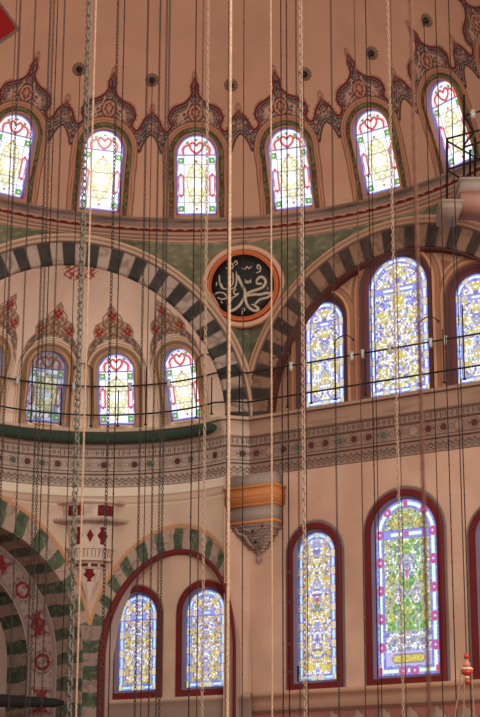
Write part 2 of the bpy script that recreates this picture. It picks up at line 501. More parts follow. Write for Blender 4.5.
# ---------------------------------------------------------------- main dome
WAZ = [2.0 + 18.0 * k for k in range(-4, 5)]
el0, el1 = math.asin(1.45 / DR), math.radians(86)
z_wb = 18.76 + Z0                      # bottom of the dome windows
el_wb = math.asin((z_wb - DC[2]) / DR)
WD_A, WD_H = 0.60, 1.78                # glass half width, spring height
az = np.radians(np.arange(-88, 92.01, 0.19)); 
els = np.concatenate([np.arange(el0, math.radians(52), 0.026 / DR), np.linspace(math.radians(52.2), el1, 60)])
AZ, EL = np.meshgrid(az, els)
P = np.stack([DC[0] + DR * np.cos(EL) * np.sin(AZ), DC[1] + DR * np.cos(EL) * np.cos(AZ), DC[2] + DR * np.sin(EL)], -1)
base = lin((194, 148, 122))
col = np.ones(P.shape) * base
# soft worn patches of the old plaster
wear = fbm(AZ * 9, EL * 9, 3)
col = mixc(col, lin((184, 137, 112)), np.clip((wear - .45) * 1.6, 0, 1))
mask = np.ones(AZ.shape, bool)
S_ = (EL - el_wb) * DR
RED = (104, 34, 32); SLATE = (48, 46, 56); CRM = (196, 164, 138); ORG = (186, 112, 74); DGR = (74, 70, 56)
YV = 0.985   # arc length is seen a little foreshortened: crest heights below are in units of 2.9 cm x YV
big = catmull([(0, 141), (3, 136), (3.6, 131), (3.0, 127), (5.5, 122), (9, 118), (14, 115), (20.5, 112.3), (26, 108), (28.6, 102), (28, 97), (25.4, 92.6), (27, 88.5), (30.5, 85.5), (33.6, 87), (36.4, 92), (38.6, 97), (42, 101), (46.5, 105)], 5)
low = catmull([(46.5, 83), (42, 79), (38, 71), (35.5, 64), (33, 68), (28, 77), (20, 84), (10, 89.5), (0, 91)], 4)
crest = np.vstack([big, low, ])
crestm = np.vstack([crest, (crest * [-1, 1])[::-1]])
for w in WAZ:
    d_az = AZ - math.radians(w)
    sub = np.abs(d_az) < math.radians(9.01)
    j = np.where(sub.any(0))[0]; j0, j1 = j[0], j[-1] + 1
    i1 = np.searchsorted(els, math.radians(52))
    X = (d_az * DR * math.cos(el_wb + .12))[:i1, j0:j1] / U * 1.0
    X = X * (46.5 / (math.radians(9) * DR * math.cos(el_wb + .12) / U))
    Y = S_[:i1, j0:j1] / U / YV
    c = col[:i1, j0:j1].copy(); ax = np.abs(X)
    a, hs = WD_A / U, WD_H / U / YV
    Xm = (d_az * DR * np.cos(EL))[:i1, j0:j1] / U
    d = arch_d(Xm, S_[:i1, j0:j1] / U, a, WD_H / U)
    # crest ornament
    ins = inside(ax, Y, np.vstack([crest, [(0, 91), (0, 142)]]))
    do = dist_poly(ax, Y, big)
    dl = dist_poly(ax, Y, low)
    dm = np.minimum(do, dl)
    body = np.ones(c.shape) * lin((184, 140, 120))
    n1 = vnoise(ax * .45, Y * .45, 2)
    body = mixc(body, lin(SLATE), ((dm > 1.9) & (dm < 6.0) & (n1 > .18)) * .95)
    body = mixc(body, lin(CRM), np.clip(1 - np.abs(dm - 4.4) * 1.7, 0, 1) * .75)
    body = mixc(body, lin((104, 60, 54)), ((dm > 6.4) & (dm < 7.4)) * .6)
    sw = np.sin(ax * .75 + np.sin(Y * .5) * 2.2) * np.sin(Y * .62 + ax * .2)
    body = mixc(body, lin(SLATE), np.clip((sw - .0) * 4, 0, 1) * (dm > 7.0) * .85)
    c = np.where(ins[..., None], body, c)
    k = (np.hypot(ax * .9, (Y - 106) * .8))
    c = mixc(c, lin((178, 140, 118)), np.clip((7.4 - k) * 2, 0, 1))
    c = mixc(c, lin(RED), np.clip(1.3 - np.abs(k - 7.2), 0, 1))
    c = mixc(c, lin((150, 52, 46)), ((np.sin(np.arctan2(Y - 106, X) * 6) > .1) & (k < 5) & (k > 1.6)) * .85)
    stroke(c, X, Y, [(0, 112), (4, 107), (0, 99), ], 1.2, RED, mirror=True)
    stroke(c, X, Y, [(6, 118), (8, 110), (15, 104), (13, 97), (22, 88)], 1.1, CRM, mirror=True)
    stroke(c, X, Y, [(9, 96), (16, 93), (24, 84), (30, 76)], 1.1, CRM, mirror=True)
    # outlines
    c = mixc(c, lin(RED), np.clip((1.9 - do) * 1.3, 0, 1))
    fr = (np.sin(Y * 1.1 + ax * .9) > .1)
    c = mixc(c, lin((128, 84, 70)), (np.abs(do - 2.6) < .8) * fr * (~ins) * .6)
    c = mixc(c, lin((70, 50, 50)), np.clip((1.5 - dl) * 1.5, 0, 1))
    for fy, fx in ((143, 0), (108, 46.5)):
        kk = np.hypot((ax - fx) * 1.2, (Y - fy) * .6)
        c = mixc(c, lin((132, 86, 72)), np.clip(1.4 - np.abs(kk - 3.2), 0, 1) * .8)
        c = mixc(c, lin((140, 60, 52)), np.clip(1.6 - kk, 0, 1))
    # painted bands round the window
    band = Y > -14
    def B(lo, hi, cc, k=1.0):
        global c
        c = mixc(c, lin(cc), np.clip((d - lo) * 2 + .5, 0, 1) * np.clip((hi - d) * 2 + .5, 0, 1) * band * k)
    B(-3, 13.6, (176, 134, 108))
    B(13.0, 14.2, (112, 66, 52)); B(10.2, 11.0, (150, 84, 58)); B(8.2, 9.4, ORG)
    B(2.6, 8.0, DGR)
    n2 = vnoise(np.arctan2(Xm, S_[:i1, j0:j1] / U - hs) * 9 + Y * .5, d * .5, 6)
    c = mixc(c, lin((120, 118, 80)), ((d > 3.6) & (d < 7) & (n2 > .55)) * .8)
    c = mixc(c, lin((128, 58, 48)), ((d > 3.8) & (d < 6.6) & (n2 < .25)) * .8)
    B(0.5, 2.4, (196, 140, 100))
    col[:i1, j0:j1] = c
    mask[:i1, j0:j1] &= ~((d < 0.3) & (Y > -0.5))
# part of a red painted roundel high in the dome, at the left
q = hit_sphere(-4, 20, DC, DR)
dq = np.abs((P - q)[..., 0]) * .8 + np.abs((P - q)[..., 2]) * 1.0
col = np.where((dq < .5)[..., None], lin((120, 100, 92)), col)
col = np.where((dq < .42)[..., None], lin((150, 30, 28)), col)
o = grid('ceiling', P, col, mask, paint_mat('dome_plaster', .85, .07, .6))
tagit(o, 'great painted dome shell with red and slate crests above its ring of windows', 'dome', kind='structure')

lab = {-2: 'arched dome window nearest the left edge of the photo, cut by the frame', -1: 'second dome window from the left, tilted slightly right, red heart tracery',
       0: 'upright dome window straight above the left of the black roundel', 1: 'dome window just right of the black roundel, leaning slightly left',
       2: 'dome window leaning left, beside the blurred hanging chain', 3: 'dome window at top right behind the black scaffold frame'}
wn = 1
for k in range(-2, 4):
    w = math.radians(2.0 + 18 * k)
    e = el_wb
    em = el_wb + 0.13
    org = DC + DR * np.array([math.cos(e) * math.sin(w), math.cos(e) * math.cos(w), math.sin(e)])
    up = np.array([-math.sin(em) * math.sin(w), -math.sin(em) * math.cos(w), math.cos(em)])
    xd = np.array([math.cos(w), -math.sin(w), 0])
    window(wn, frame_M(org, xd, up), WD_A, WD_H,
           [(0.06, 0.02), (0.06, -0.03), (0.03, -0.03), (0.02, 0.02), (0.0, 0.10), (-0.03, 0.17)],
           [ORG, (190, 130, 92), (170, 116, 84), (150, 120, 150), (140, 136, 190)],
           lambda x, y: glass_light(x, y, WD_A / U, WD_H / U), 'light', 0.16, lab[k])
    wn += 1

# ---------------------------------------------------------------- ring cornice under the dome
az = np.radians(np.arange(-88, 90.01, 0.2))
prof = np.array([(DR * math.cos(el0) + .02, DC[2] + 1.45), (RR + .22, ZR + .62), (RR + .02, ZR + .60), (RR - .05, ZR + .52), (RR + .06, ZR + .46), (RR + .1, ZR + .36), (RR + .02, ZR + .34), (RR - .1, ZR + .28), (RR - .12, ZR + .2), (RR - .04, ZR + .16), (RR + .02, ZR + .06), (RR - .06, ZR + .02), (RR - .06, ZR - .06), (RR + .05, ZR - .10)])
def resample(prof, step):
    L = np.r_[0, np.cumsum(np.hypot(*np.diff(prof, axis=0).T))]
    s = np.arange(0, L[-1] + step, step); s = np.unique(np.r_[s[s < L[-1]], L])
    return np.c_[np.interp(s, L, prof[:, 0]), np.interp(s, L, prof[:, 1])], s
pr, sp_ = resample(prof, .02)
AZ, I = np.meshgrid(az, np.arange(len(pr)))
rr, zz = pr[I, 0], pr[I, 1]
P = np.stack([DC[0] + rr * np.sin(AZ), DC[1] + rr * np.cos(AZ), zz], -1)
u = AZ * RR; zr = zz - ZR
n = fbm(u * 1.2, zr * 9, 2)
col = mixc(np.ones(P.shape) * lin((150, 122, 108)), lin((104, 84, 78)), np.clip((n - .4) * 2.2, 0, 1))
def bnd(lo, hi, c, k=1.0):
    global col
    m = (zr >= lo) & (zr <= hi); col = np.where(m[..., None], mixc(col, lin(c), np.full(zr.shape, k)), col)
bnd(.33, .37, (90, 66, 60)); bnd(-.2, .31, (176, 140, 118))
bnd(.24, .27, (128, 76, 62))
sc = .17 + .035 * np.abs(np.sin(u * 9))
col = np.where(((zr < sc) & (zr > .13))[..., None], lin((122, 44, 38)), col)
bnd(.05, .075, (120, 70, 58)); bnd(-.02, .02, (128, 98, 82))
o = grid('trim_1', P, col, None, paint_mat('plaster', .8, .08, 1.0))
tagit(o, 'curved moulded ring with a red scalloped line at the foot of the dome', 'cornice', kind='structure')

# ---------------------------------------------------------------- pendentives
MED = hit_plane(243.5, 287, K + nL * 0.25, (nL + nR) / np.linalg.norm(nL + nR))
def arc_pts(center_t, P_, r, side, n):
    """outer edge of an arch from its foot at the corner up to its crown"""
    t0 = center_t
    zf = ZA + math.sqrt(max(r * r - t0 * t0, 0)) if r > t0 else ZA
    th0 = math.acos(min(t0 / r, 1.0))
    th = np.linspace(th0, math.pi / 2, n)
    return np.array([P_(t0 - r * math.cos(t), ZA + r * math.sin(t), .02) for t in th])
rm = AO + .12
def pend(name, B, azs, medal, label):
    m = len(B); n = 90
    T = np.stack([DC[0] + (RR + .03) * np.sin(azs), DC[1] + (RR + .03) * np.cos(azs), np.full(m, ZR - .06)], -1)
    v = np.linspace(0, 1, n)[:, None, None]
    L = np.linalg.norm(T - B, axis=1)
    P = B[None] * (1 - v) + T[None] * v
    out = T - DC; out[:, 2] = 0; out /= np.linalg.norm(out, axis=1)[:, None]
    P = P + out[None] * (np.sin(np.pi * v) * L[None, :, None] * .07)
    D = np.linalg.norm(P[:, :, None] - B[None, None, ::6], axis=-1).min(-1)
    E = np.linalg.norm(P - T[None], axis=-1)
    E = np.minimum(E, np.abs(P[..., 2] - (ZR - .06)) * 1.2)
    M_ = np.linalg.norm(P - medal, axis=-1) if medal is not None else np.full(D.shape, 99.)
    s = fbm(P[..., 0] * 3, P[..., 2] * 3, 4)
    col = np.ones(P.shape) * lin((186, 146, 122))
    q = np.minimum(np.minimum(D - .16, E - .12), M_ - 1.22)
    green = mixc(np.ones(P.shape) * lin((116, 112, 88)), lin((92, 92, 70)), np.clip((s - .3) * 2.5, 0, 1))
    sw = np.sin(P[..., 0] * 13 + np.sin(P[..., 2] * 9) * 2) * np.sin(P[..., 2] * 14)
    green = mixc(green, lin((146, 130, 104)), np.clip((sw - .45) * 3, 0, 1) * .6)
    col = mixc(col, green, np.clip(q / .03, 0, 1))
    col = mixc(col, lin((120, 60, 48)), np.clip(1 - np.abs(q + .01) / .022, 0, 1))
    col = mixc(col, lin((150, 96, 72)), np.clip(1 - np.abs(q + .09) / .016, 0, 1))
    o = grid(name, P, col, None, paint_mat('plaster'))
    return tagit(o, label, 'pendentive', kind='structure')
nA = 150
L_ = arc_pts(AC_L, PL, rm, -1, nA)[::-1]; R_ = arc_pts(AC_R, PR, rm, 1, nA)
# meet on the corner line
zc = min(L_[-1][2], R_[0][2])
B = np.vstack([L_, R_])
def azof(q): return math.atan2(q[0] - DC[0], q[1] - DC[1])
a0, a1 = azof(L_[0]), azof(R_[-1])
azs = np.array([azof(b) for b in B]); azs = np.linspace(a0, a1, len(B)) * .35 + azs * .65
pend('wall_pendentive_centre', B, azs, MED, 'green painted pendentive carrying the black calligraphy roundel between two arches')
# the next one to the right, beyond the crown of the right arch
th = np.linspace(math.pi / 2, 0.15, nA)
B2 = np.array([PR(AC_R + rm * math.cos(t), ZA + rm * math.sin(t), .02) for t in th])
azs2 = np.array([azof(b) for b in B2])
pend('wall_pendentive_right', B2, azs2, None, 'painted pendentive strip over the right end of the big right arch')
B3 = np.array([PL(AC_L + rm * math.cos(t), ZA + rm * math.sin(t), .02) for t in th])[::-1]
azs3 = np.array([azof(b) for b in B3])
pend('wall_pendentive_left', B3, azs3, None, 'painted pendentive strip over the left end of the half dome arch')

# ---------------------------------------------------------------- striped arch faces
def big_arch(name, tc, P_, dirv, nv, cols, label, cd, cl, nb, soff, seed):
    # rows across the section: moulding, face, soffit going back
    th = np.arange(0.0, math.pi + .001, .0065)
    sec = [(AO + .26, .0), (AO + .24, .08), (AO + .20, .11), (AO + .14, .08), (AO + .11, .11), (AO + .05, .12), (AO + .0, .05)]
    sec += [(r, .05) for r in np.linspace(AO - .01, AI + .03, 14)]
    sec += [(AI + .02, .02), (AI, .0)] + [(AI, -o) for o in np.linspace(.06, soff, 8)]
    sec = np.array(sec)
    TH, I = np.meshgrid(th, np.arange(len(sec)))
    r, o = sec[I, 0], sec[I, 1]
    T = tc - r * np.cos(TH); Z = ZA + r * np.sin(TH)
    P = K + T[..., None] * dirv + Z[..., None] * UP + o[..., None] * nv
    f = (TH / math.pi * nb) ; k = np.floor(f).astype(int)
    s = fbm(T * 4, Z * 4, seed); ve = np.abs(fbm(T * 1.7 + 3, Z * 1.7, seed + 5) - .5)
    dark = mixc(np.ones(P.shape) * lin(cd), lin(np.array(cd) * 1.35), np.clip((s - .4) * 2, 0, 1))
    light = mixc(np.ones(P.shape) * lin(cl), lin(np.array(cl) * .68), np.clip((.07 - ve) * 14, 0, 1) * .8)
    col = np.where((k % 2 == 0)[..., None], dark, light)
    e = np.abs(f - np.round(f)); col = mixc(col, lin((90, 72, 64)), (e < .03) * .6)
    mold = r > AO + .005
    mc = np.ones(P.shape) * lin(cols)
    mc = mixc(mc, lin((136, 106, 84)), (np.abs(r - AO - .12) < .03) * .9)
    col = np.where(mold[..., None], mc, col)
    col = np.where((np.abs(r - AO) < .03)[..., None], lin((96, 70, 60)), col)
    g = grid(name, P, col, None, paint_mat('plaster'))
    return tagit(g, label, 'arch', kind='structure')
big_arch('trim_2', AC_L, PL, ld, nL, (204, 168, 142), 'left big round arch of dark and pale marble blocks framing the half dome', (54, 50, 47), (172, 148, 132), 43, .16, 3)
big_arch('trim_3', AC_R, PR, rd, nR, (194, 146, 118), 'right big round arch of dark and brown marble blocks over the tall windows', (62, 50, 44), (142, 108, 88), 43, .42, 8)
# dark red painted edge inside the right arch
th = np.linspace(0, math.pi, 200)
sec = [(AI + .0, .03), (AI - .02, .05), (AI - .05, .04), (AI - .06, -.1), (AI - .06, -.34)]
TH, I = np.meshgrid(th, np.arange(len(sec))); sec = np.array(sec)
T = AC_R - sec[I, 0] * np.cos(TH); Z = ZA + sec[I, 0] * np.sin(TH)
Pm = K + T[..., None] * rd + Z[..., None] * UP + sec[I, 1][..., None] * nR
g = grid('trim_4', Pm, np.ones(Pm.shape) * lin((92, 52, 44)), None, paint_mat('plaster'))
tagit(g, 'dark red inner edge moulding of the right big arch', 'moulding', kind='structure')

# ---------------------------------------------------------------- exedra half dome (left)
EAZ = [-46.5, -20.8, 4.9, 30.6]
step = .024
azd = np.degrees(step / ER)
az = np.radians(np.arange(-86, 66, azd)); els = np.arange(math.asin((ZL - .06 - ZA) / ER), math.radians(80), step / ER)
AZ, EL = np.meshgrid(az, els)
P = np.stack([EC[0] + ER * np.cos(EL) * np.sin(AZ), EC[1] + ER * np.cos(EL) * np.cos(AZ), EC[2] + ER * np.sin(EL)], -1)
infront = ((P - K) @ nL)
mask = infront < -.03
col = mixc(np.ones(P.shape) * lin((236, 208, 186)), lin((222, 190, 166)), np.clip((fbm(AZ * 5, EL * 5, 9) - .4) * 1.6, 0, 1))
e_wb = math.asin((14.30 - ZA) / ER)
EA, EH = 0.54, 1.58
Sx = (EL - e_wb) * ER / U
TANS = (150, 122, 98)
for w in EAZ:
    Xm = (AZ - math.radians(w)) * ER * np.cos(EL) / U
    X = (AZ - math.radians(w)) * ER * .93 / U
    near = np.abs(X) < 36
    j = np.where(near.any(0))[0]
    if len(j) == 0: continue
    j0, j1 = j[0], j[-1] + 1
    x = X[:, j0:j1]; xm = Xm[:, j0:j1]; y = Sx[:, j0:j1]; c = col[:, j0:j1].copy(); ax = np.abs(x)
    a, hs = EA / U, EH / U
    d = arch_d(xm, y, a, hs)
    # lily crest
    tri = np.array([(0, 128), (5, 122), (6, 113), (13, 108), (21, 104), (24, 97), (22, 90), (28, 82), (31, 70), (26, 72), (18, 83), (8, 88), (0, 89)])
    ins = inside(ax, y, tri)
    sw = np.sin(ax * .8 + np.sin(y * .4) * 1.6) * np.sin(y * .62)
    bod = mixc(np.ones(c.shape) * lin((190, 158, 134)), lin((140, 108, 86)), np.clip((sw + .1) * 3, 0, 1))
    gr = (ax > 12) & (y < 97)
    bod = np.where((gr & (sw > -.1))[..., None], lin((106, 98, 96)), bod)
    c = np.where(ins[..., None], bod, c)
    c = mixc(c, lin((150, 116, 92)), np.clip(1 - dist_poly(ax, y, tri[:10]) * .9, 0, 1) * .9)
    for (fx, fy, s) in ((0, 115, 1.15), (17, 97, 1.0)):
        for (bx, by, r) in ((0, 2.5, 2.0), (-3.2, 0, 2.1), (3.2, 0, 2.1), (0, -2, 2.4), (-2, -4, 1.3), (2, -4, 1.3)):
            kk = np.hypot(ax - fx - bx * s, y - fy - by * s)
            c = mixc(c, lin((158, 44, 38)), np.clip(r * s - kk + .4, 0, 1))
        kk = np.hypot(ax - fx, y - fy); c = mixc(c, lin((214, 176, 150)), np.clip(1.3 - kk, 0, 1))
    for q in ([(0, 110), (4, 104), (9, 100), (13, 98)], [(0, 104), (5, 96), (3, 90)], [(12, 92), (20, 88), (26, 76), (29, 66)], [(6, 118), (12, 112), (11, 104)]):
        stroke(c, x, y, q, 1.5, (136, 100, 76), mirror=True)
    stroke(c, x, y, [(0, 93), (12, 90), (22, 81), (30, 66), (33, 58)], 1.2, (108, 88, 78), mirror=True)
    band = y > -4
    def B(lo, hi, cc, k=1.0):
        global c
        c = mixc(c, lin(cc), np.clip((d - lo) * 2 + .5, 0, 1) * np.clip((hi - d) * 2 + .5, 0, 1) * band * k)
    B(-2, 9.5, (190, 140, 96)); B(5.0, 8.2, (132, 110, 92)); B(1.6, 3.8, (150, 132, 124)); B(9.4, 10.4, (214, 180, 150)); B(11, 12, (150, 120, 98)); B(13.5,14.3,(170,138,114))
    col[:, j0:j1] = c
    mask[:, j0:j1] &= ~((d < .5) & (y > -.5))
# red arabesque under the crown of the arch
q = hit_sphere(80, 271, EC, ER)
dx = (P - q) @ ld; dz = (P - q) @ UP
e = np.hypot(dx / .52, dz / .2)
pat = np.sin(dx * 26 + np.sin(dz * 30) * 1.5) * np.sin(dz * 38 + dx * 6)
col = mixc(col, lin((164, 60, 48)), ((e < 1) & (pat > -.05)) * .9)
o = grid('ceiling_half_dome', P, col, mask, paint_mat('dome_plaster'))
tagit(o, 'cream half dome on the left painted with red lily crests', 'half dome', kind='structure')
elab = ['half hidden exedra window cut by the left edge of the photo', 'dull grey exedra window with unlit lower panes', 'bright middle exedra window below a red lily crest', 'rightmost exedra window, beside the striped arch']
for i, w_ in enumerate(EAZ):
    w = math.radians(w_); e = e_wb; em = e_wb + .21
    org = EC + ER * np.array([math.cos(e) * math.sin(w), math.cos(e) * math.cos(w), math.sin(e)])
    up = np.array([-math.sin(em) * math.sin(w), -math.sin(em) * math.cos(w), math.cos(em)])
    xd = np.array([math.cos(w), -math.sin(w), 0])
    dull = i < 2
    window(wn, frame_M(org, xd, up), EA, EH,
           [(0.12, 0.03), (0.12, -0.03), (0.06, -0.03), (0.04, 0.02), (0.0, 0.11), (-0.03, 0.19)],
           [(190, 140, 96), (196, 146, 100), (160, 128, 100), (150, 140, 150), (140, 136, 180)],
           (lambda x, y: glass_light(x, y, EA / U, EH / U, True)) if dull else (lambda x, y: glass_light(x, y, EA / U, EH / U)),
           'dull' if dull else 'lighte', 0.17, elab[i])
    wn += 1

# ---------------------------------------------------------------- long cornice under the upper windows
path = []      # (point xy, outward normal)
e_end = None
for a_ in np.radians(np.arange(-88, 70, .35)):
    q = np.array([EC[0] + ER * math.sin(a_), EC[1] + ER * math.cos(a_), 0])
    if (q - K) @ nL > -.02: 
        if a_ > 0: break
        continue
    path.append((q, np.array([-math.sin(a_), -math.cos(a_), 0])))
e_end = path[-1][0]
tE = float((e_end - K) @ ld)
m1 = (path[-1][1] + nL); m1 /= np.linalg.norm(m1)
for t in np.arange(tE - .03, .05, -.03): path.append((K + ld * t, nL))
mc_ = (nL + nR); mc_ /= np.linalg.norm(mc_) * np.linalg.norm((nL + nR) / 2)
path.append((K.copy(), mc_))
for t in np.arange(.05, 13.5, .03): path.append((K + rd * t, nR))
Q = np.array([p[0] for p in path]); N = np.array([p[1] for p in path])
Lp = np.r_[0, np.cumsum(np.linalg.norm(np.diff(Q, axis=0), axis=1))]
prof = np.array([(-.45, ZL), (.26, ZL), (.28, ZL - .03), (.28, ZL - .09), (.22, ZL - .12), (.17, ZL - .2), (.10, ZL - .42), (.08, ZL - .5), (.12, ZL - .53), (.12, ZL - .58), (.05, ZL - .6), (.05, ZL - .8), (.09, ZL - .83), (.03, ZL - .86), (.03, ZL - 1.24), (.08, ZL - 1.27), (.08, ZL - 1.33), (.02, ZL - 1.36), (.0, ZL - 1.72), (-.03, ZL - 1.75), (-.03, ZL - 1.78)])
pr, s2 = resample(prof, .022)
I, J = np.meshgrid(np.arange(len(pr)), np.arange(len(Q)), indexing='ij')
P = Q[J] + N[J] * pr[I, 0][..., None]; P[..., 2] = pr[I, 1]
u = Lp[J] - Lp[np.argmin(np.linalg.norm(Q - K, axis=1))]; zr = pr[I, 1] - ZL; oo = pr[I, 0]
left = u < 0
ve = fbm(u * .8, zr * 7, 3)
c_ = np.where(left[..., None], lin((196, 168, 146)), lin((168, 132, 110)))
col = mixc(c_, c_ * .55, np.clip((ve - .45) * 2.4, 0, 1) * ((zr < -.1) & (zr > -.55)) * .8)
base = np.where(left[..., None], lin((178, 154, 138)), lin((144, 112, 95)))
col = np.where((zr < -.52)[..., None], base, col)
dk = lin((60, 46, 42))
def ln(z, w, c=dk, k=.9):
    global col
    col = mixc(col, c, np.clip((w - np.abs(zr - z)) / .01, 0, 1) * k)
ln(-.12, .018); ln(-.56, .02); ln(-.82, .018); ln(-1.25, .02); ln(-1.34, .015); ln(-.86, .012)
# small leaf row
lf = np.abs(((u / .16) % 1) - .5) < (.32 - np.abs(zr + .7) * 2.2)
col = np.where((lf & (zr < -.6) & (zr > -.8) & (np.abs(((u/.16)%1)-.5) > .1))[..., None], dk * 1.1, col)
# row of carved roundels with red and green studs
p = .46; c0 = (u / p) % 1.0 - .5; kx = c0 * p; idn = np.floor(u / p).astype(int)
rr_ = np.hypot(kx, zr + 1.05)
col = mixc(col, dk, np.clip(1 - np.abs(rr_ - .15) / .014, 0, 1) * ((zr < -.87) & (zr > -1.23)))
hk = np.sin(idn * 12.9898) * 43758.5; hk = hk - np.floor(hk)
studs = np.where((hk < .5)[..., None], lin((84, 34, 30)), np.where((hk < .66)[..., None], lin((84, 88, 70)), lin((150, 124, 108))))
col = np.where((rr_ < .105)[..., None], studs, col)
k2 = np.hypot(np.abs(kx) - .23, (zr + 1.05) * .8)
col = mixc(col, dk, np.clip(1 - np.abs(k2 - .055) / .014, 0, 1) * .8)
# zigzag and arabesque row
zg = np.abs(((u / .19) % 1) - .5) * 2
col = mixc(col, dk * 1.2, ((np.abs((zr + 1.44) / -.2 + .0 - zg * .5) < .16) | (np.abs((zr + 1.54) / -.18 - zg * .6) < .13)) * (zr < -1.36) * (zr > -1.72) * .8)
ln(-1.72, .02)
m_top = zr > -.03
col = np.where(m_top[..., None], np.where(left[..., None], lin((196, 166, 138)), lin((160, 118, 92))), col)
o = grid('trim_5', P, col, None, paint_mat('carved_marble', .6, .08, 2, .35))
tagit(o, 'long carved marble cornice with red and green studs below the upper windows', 'cornice', kind='structure')

# ---------------------------------------------------------------- tympanum behind the right arch
REC = -.34
def holes_wall(name, dirv, nv, o, t0, t1, z0, z1, wins, colfn, label, step=.04, cat='wall', kmask=None, org=None):
    org = K if org is None else org
    T, Z = np.meshgrid(np.arange(t0, t1 + step, step), np.arange(z0, z1 + step, step))
    P = org + T[..., None] * dirv + Z[..., None] * UP + o * nv
    mask = np.ones(T.shape, bool)
    for (tc, zb, a, hs) in wins: mask &= ~((arch_d(T - tc, Z - zb, a, hs) < .05) & (Z > zb - .05))
    if kmask is not None: mask &= kmask(T, Z)
    g = grid(name, P, colfn(T, Z), mask, paint_mat('plaster'))
    return tagit(g, label, cat, kind='structure')
def dims(l, r, b, t, plane, o=0.):
    """glass half width, spring height, centre, base from its edges in the photo"""
    ym = (b + t) / 2
    tl, _ = plane(l, ym, o); tr, _ = plane(r, ym, o)
    _, zb = plane((l + r) / 2, b, o); _, zt = plane((l + r) / 2, t, o)
    a = (tr - tl) / 2
    return (tl + tr) / 2, zb, abs(a), zt - zb - abs(a)
GD = REC - .16
tw1 = dims(306, 344, 402, 299, RW, GD); tw2 = dims(369.5, 428.5, 390, 253, RW, GD)
tw1 = (tw1[0], 14.32, tw1[2], tw1[3]); tw2 = (tw2[0], 14.32, tw2[2], tw2[3])
tw3 = (2 * tw2[0] - tw1[0], 14.32, tw1[2], tw1[3])
def tymp_col(T, Z):
    col = np.ones(T.shape + (3,)) * lin((168, 122, 98))
    dmin = np.minimum.reduce([arch_d(T - w[0], Z - w[1], w[2], w[3]) for w in (tw1, tw2, tw3)])
    ra = AI - .1 - np.hypot(T - AC_R, Z - ZA)
    q = np.minimum(dmin - .62, ra - .18)
    q = np.where(Z < ZA + 1.9, -1, q)
    col = mixc(col, lin((150, 74, 62)), np.clip(q / .04, 0, 1) * .9)
    sw = np.sin(T * 17) * np.sin(Z * 15 + np.sin(T * 8))
    col = mixc(col, lin((120, 96, 74)), ((sw > .5) & (q > .06)) * .8)
    col = mixc(col, lin((112, 66, 52)), np.clip(1 - np.abs(q) / .025, 0, 1))
    for (d0, c) in ((.46, (126, 78, 58)), (.54, (206, 160, 126)), (.3, (96, 52, 44))):
        col = mixc(col, lin(c), np.clip(1 - np.abs(dmin - d0) / .03, 0, 1))
    return col
holes_wall('wall_right_upper', rd, nR, REC, .4, 9.6, ZL - .05, ZA + AI + .05, [(w[0], w[1], w[2] + .12, w[3]) for w in (tw1, tw2, tw3)], tymp_col,
           'upper right wall under the big arch holding three tall stained windows', .03,
           kmask=lambda T, Z: np.hypot(T - AC_R, np.maximum(Z - ZA, 0)) < AI + .02)
dkred = (104, 46, 42)
def tymp_window(n, w, key, lb, seed):
    org = K + rd * w[0] + UP * w[1] + nR * REC
    a, hs = w[2], w[3]
    return window(n, frame_M(org, rd, UP), a, hs,
        [(.34, .03), (.34, -.09), (.27, -.11), (.22, -.06), (.14, -.03), (.10, .04), (.04, .10), (0, .12), (-.02, .18)],
        [(188, 134, 100), (196, 142, 106), (150, 92, 66), (92, 60, 56), (84, 54, 52), (112, 52, 46), (90, 70, 80), (120, 112, 160)],
        lambda x, y: glass_mosaic(x, y, a / U, hs / U, 'blue', 6.5 if a > .7 else 6.0, True, seed=seed), key, .15, lb)
tymp_window(wn, tw1, 'ty1', 'left of the three tall windows under the right arch, green and yellow head', 3); wn += 1
tymp_window(wn, tw2, 'ty2', 'tallest middle window under the right arch, white and lavender mosaic glass', 7); wn += 1
tymp_window(wn, tw3, 'ty1', 'right window under the right arch, cut by the photo edge', 3); wn += 1

# ---------------------------------------------------------------- lower right wall
lw1 = dims(298, 336.5, 682, 533, RW, -.12); lw2 = dims(376.5, 438.5, 676, 499, RW, -.12)
lw1 = (lw1[0], 6.52, lw1[2], lw1[3] - .0); lw2 = (lw2[0], 6.52, lw2[2], lw2[3])
lw3 = (2 * lw2[0] - lw1[0], 6.52, lw1[2], lw1[3])
def plast(T, Z):
    s = fbm(T * .7, Z * .7, 5)
    return mixc(np.ones(T.shape + (3,)) * lin((204, 164, 140)), lin((188, 146, 122)), np.clip((s - .35) * 2, 0, 1))
def lower_col(T, Z):
    col = plast(T, Z)
    for w in (lw1, lw2, lw3):
        d = arch_d(T - w[0], Z - w[1], w[2], w[3])
        k = (Z > w[1] - .24)
        col = mixc(col, lin((120, 104, 104)), np.clip((.33 - d) / .02, 0, 1) * k)
        col = mixc(col, lin((70, 54, 52)), np.clip(1 - np.abs(d - .325) / .018, 0, 1) * k * .8)
    return col
holes_wall('wall_right_lower', rd, nR, 0, 0, 13.4, 3.0, ZL - 1.7, [(w[0], w[1], w[2] + .1, w[3]) for w in (lw1, lw2, lw3)], lower_col,
           'pinkish plaster lower right wall with red framed arched windows', .03)
redm = (124, 36, 36)
def red_window(n, org, dirv, a, hs, fn, key, lb):
    return window(n, frame_M(org, dirv, UP), a, hs,
        [(.25, .02), (.25, -.05), (.21, -.07), (.08, -.07), (.06, -.03), (.05, .02), (.0, .06), (-.02, .14)],
        [(80, 36, 36), (116, 38, 36), (106, 30, 30), (90, 26, 28), (120, 110, 124), (116, 104, 120), (120, 112, 160)],
        fn, key, .12, lb)
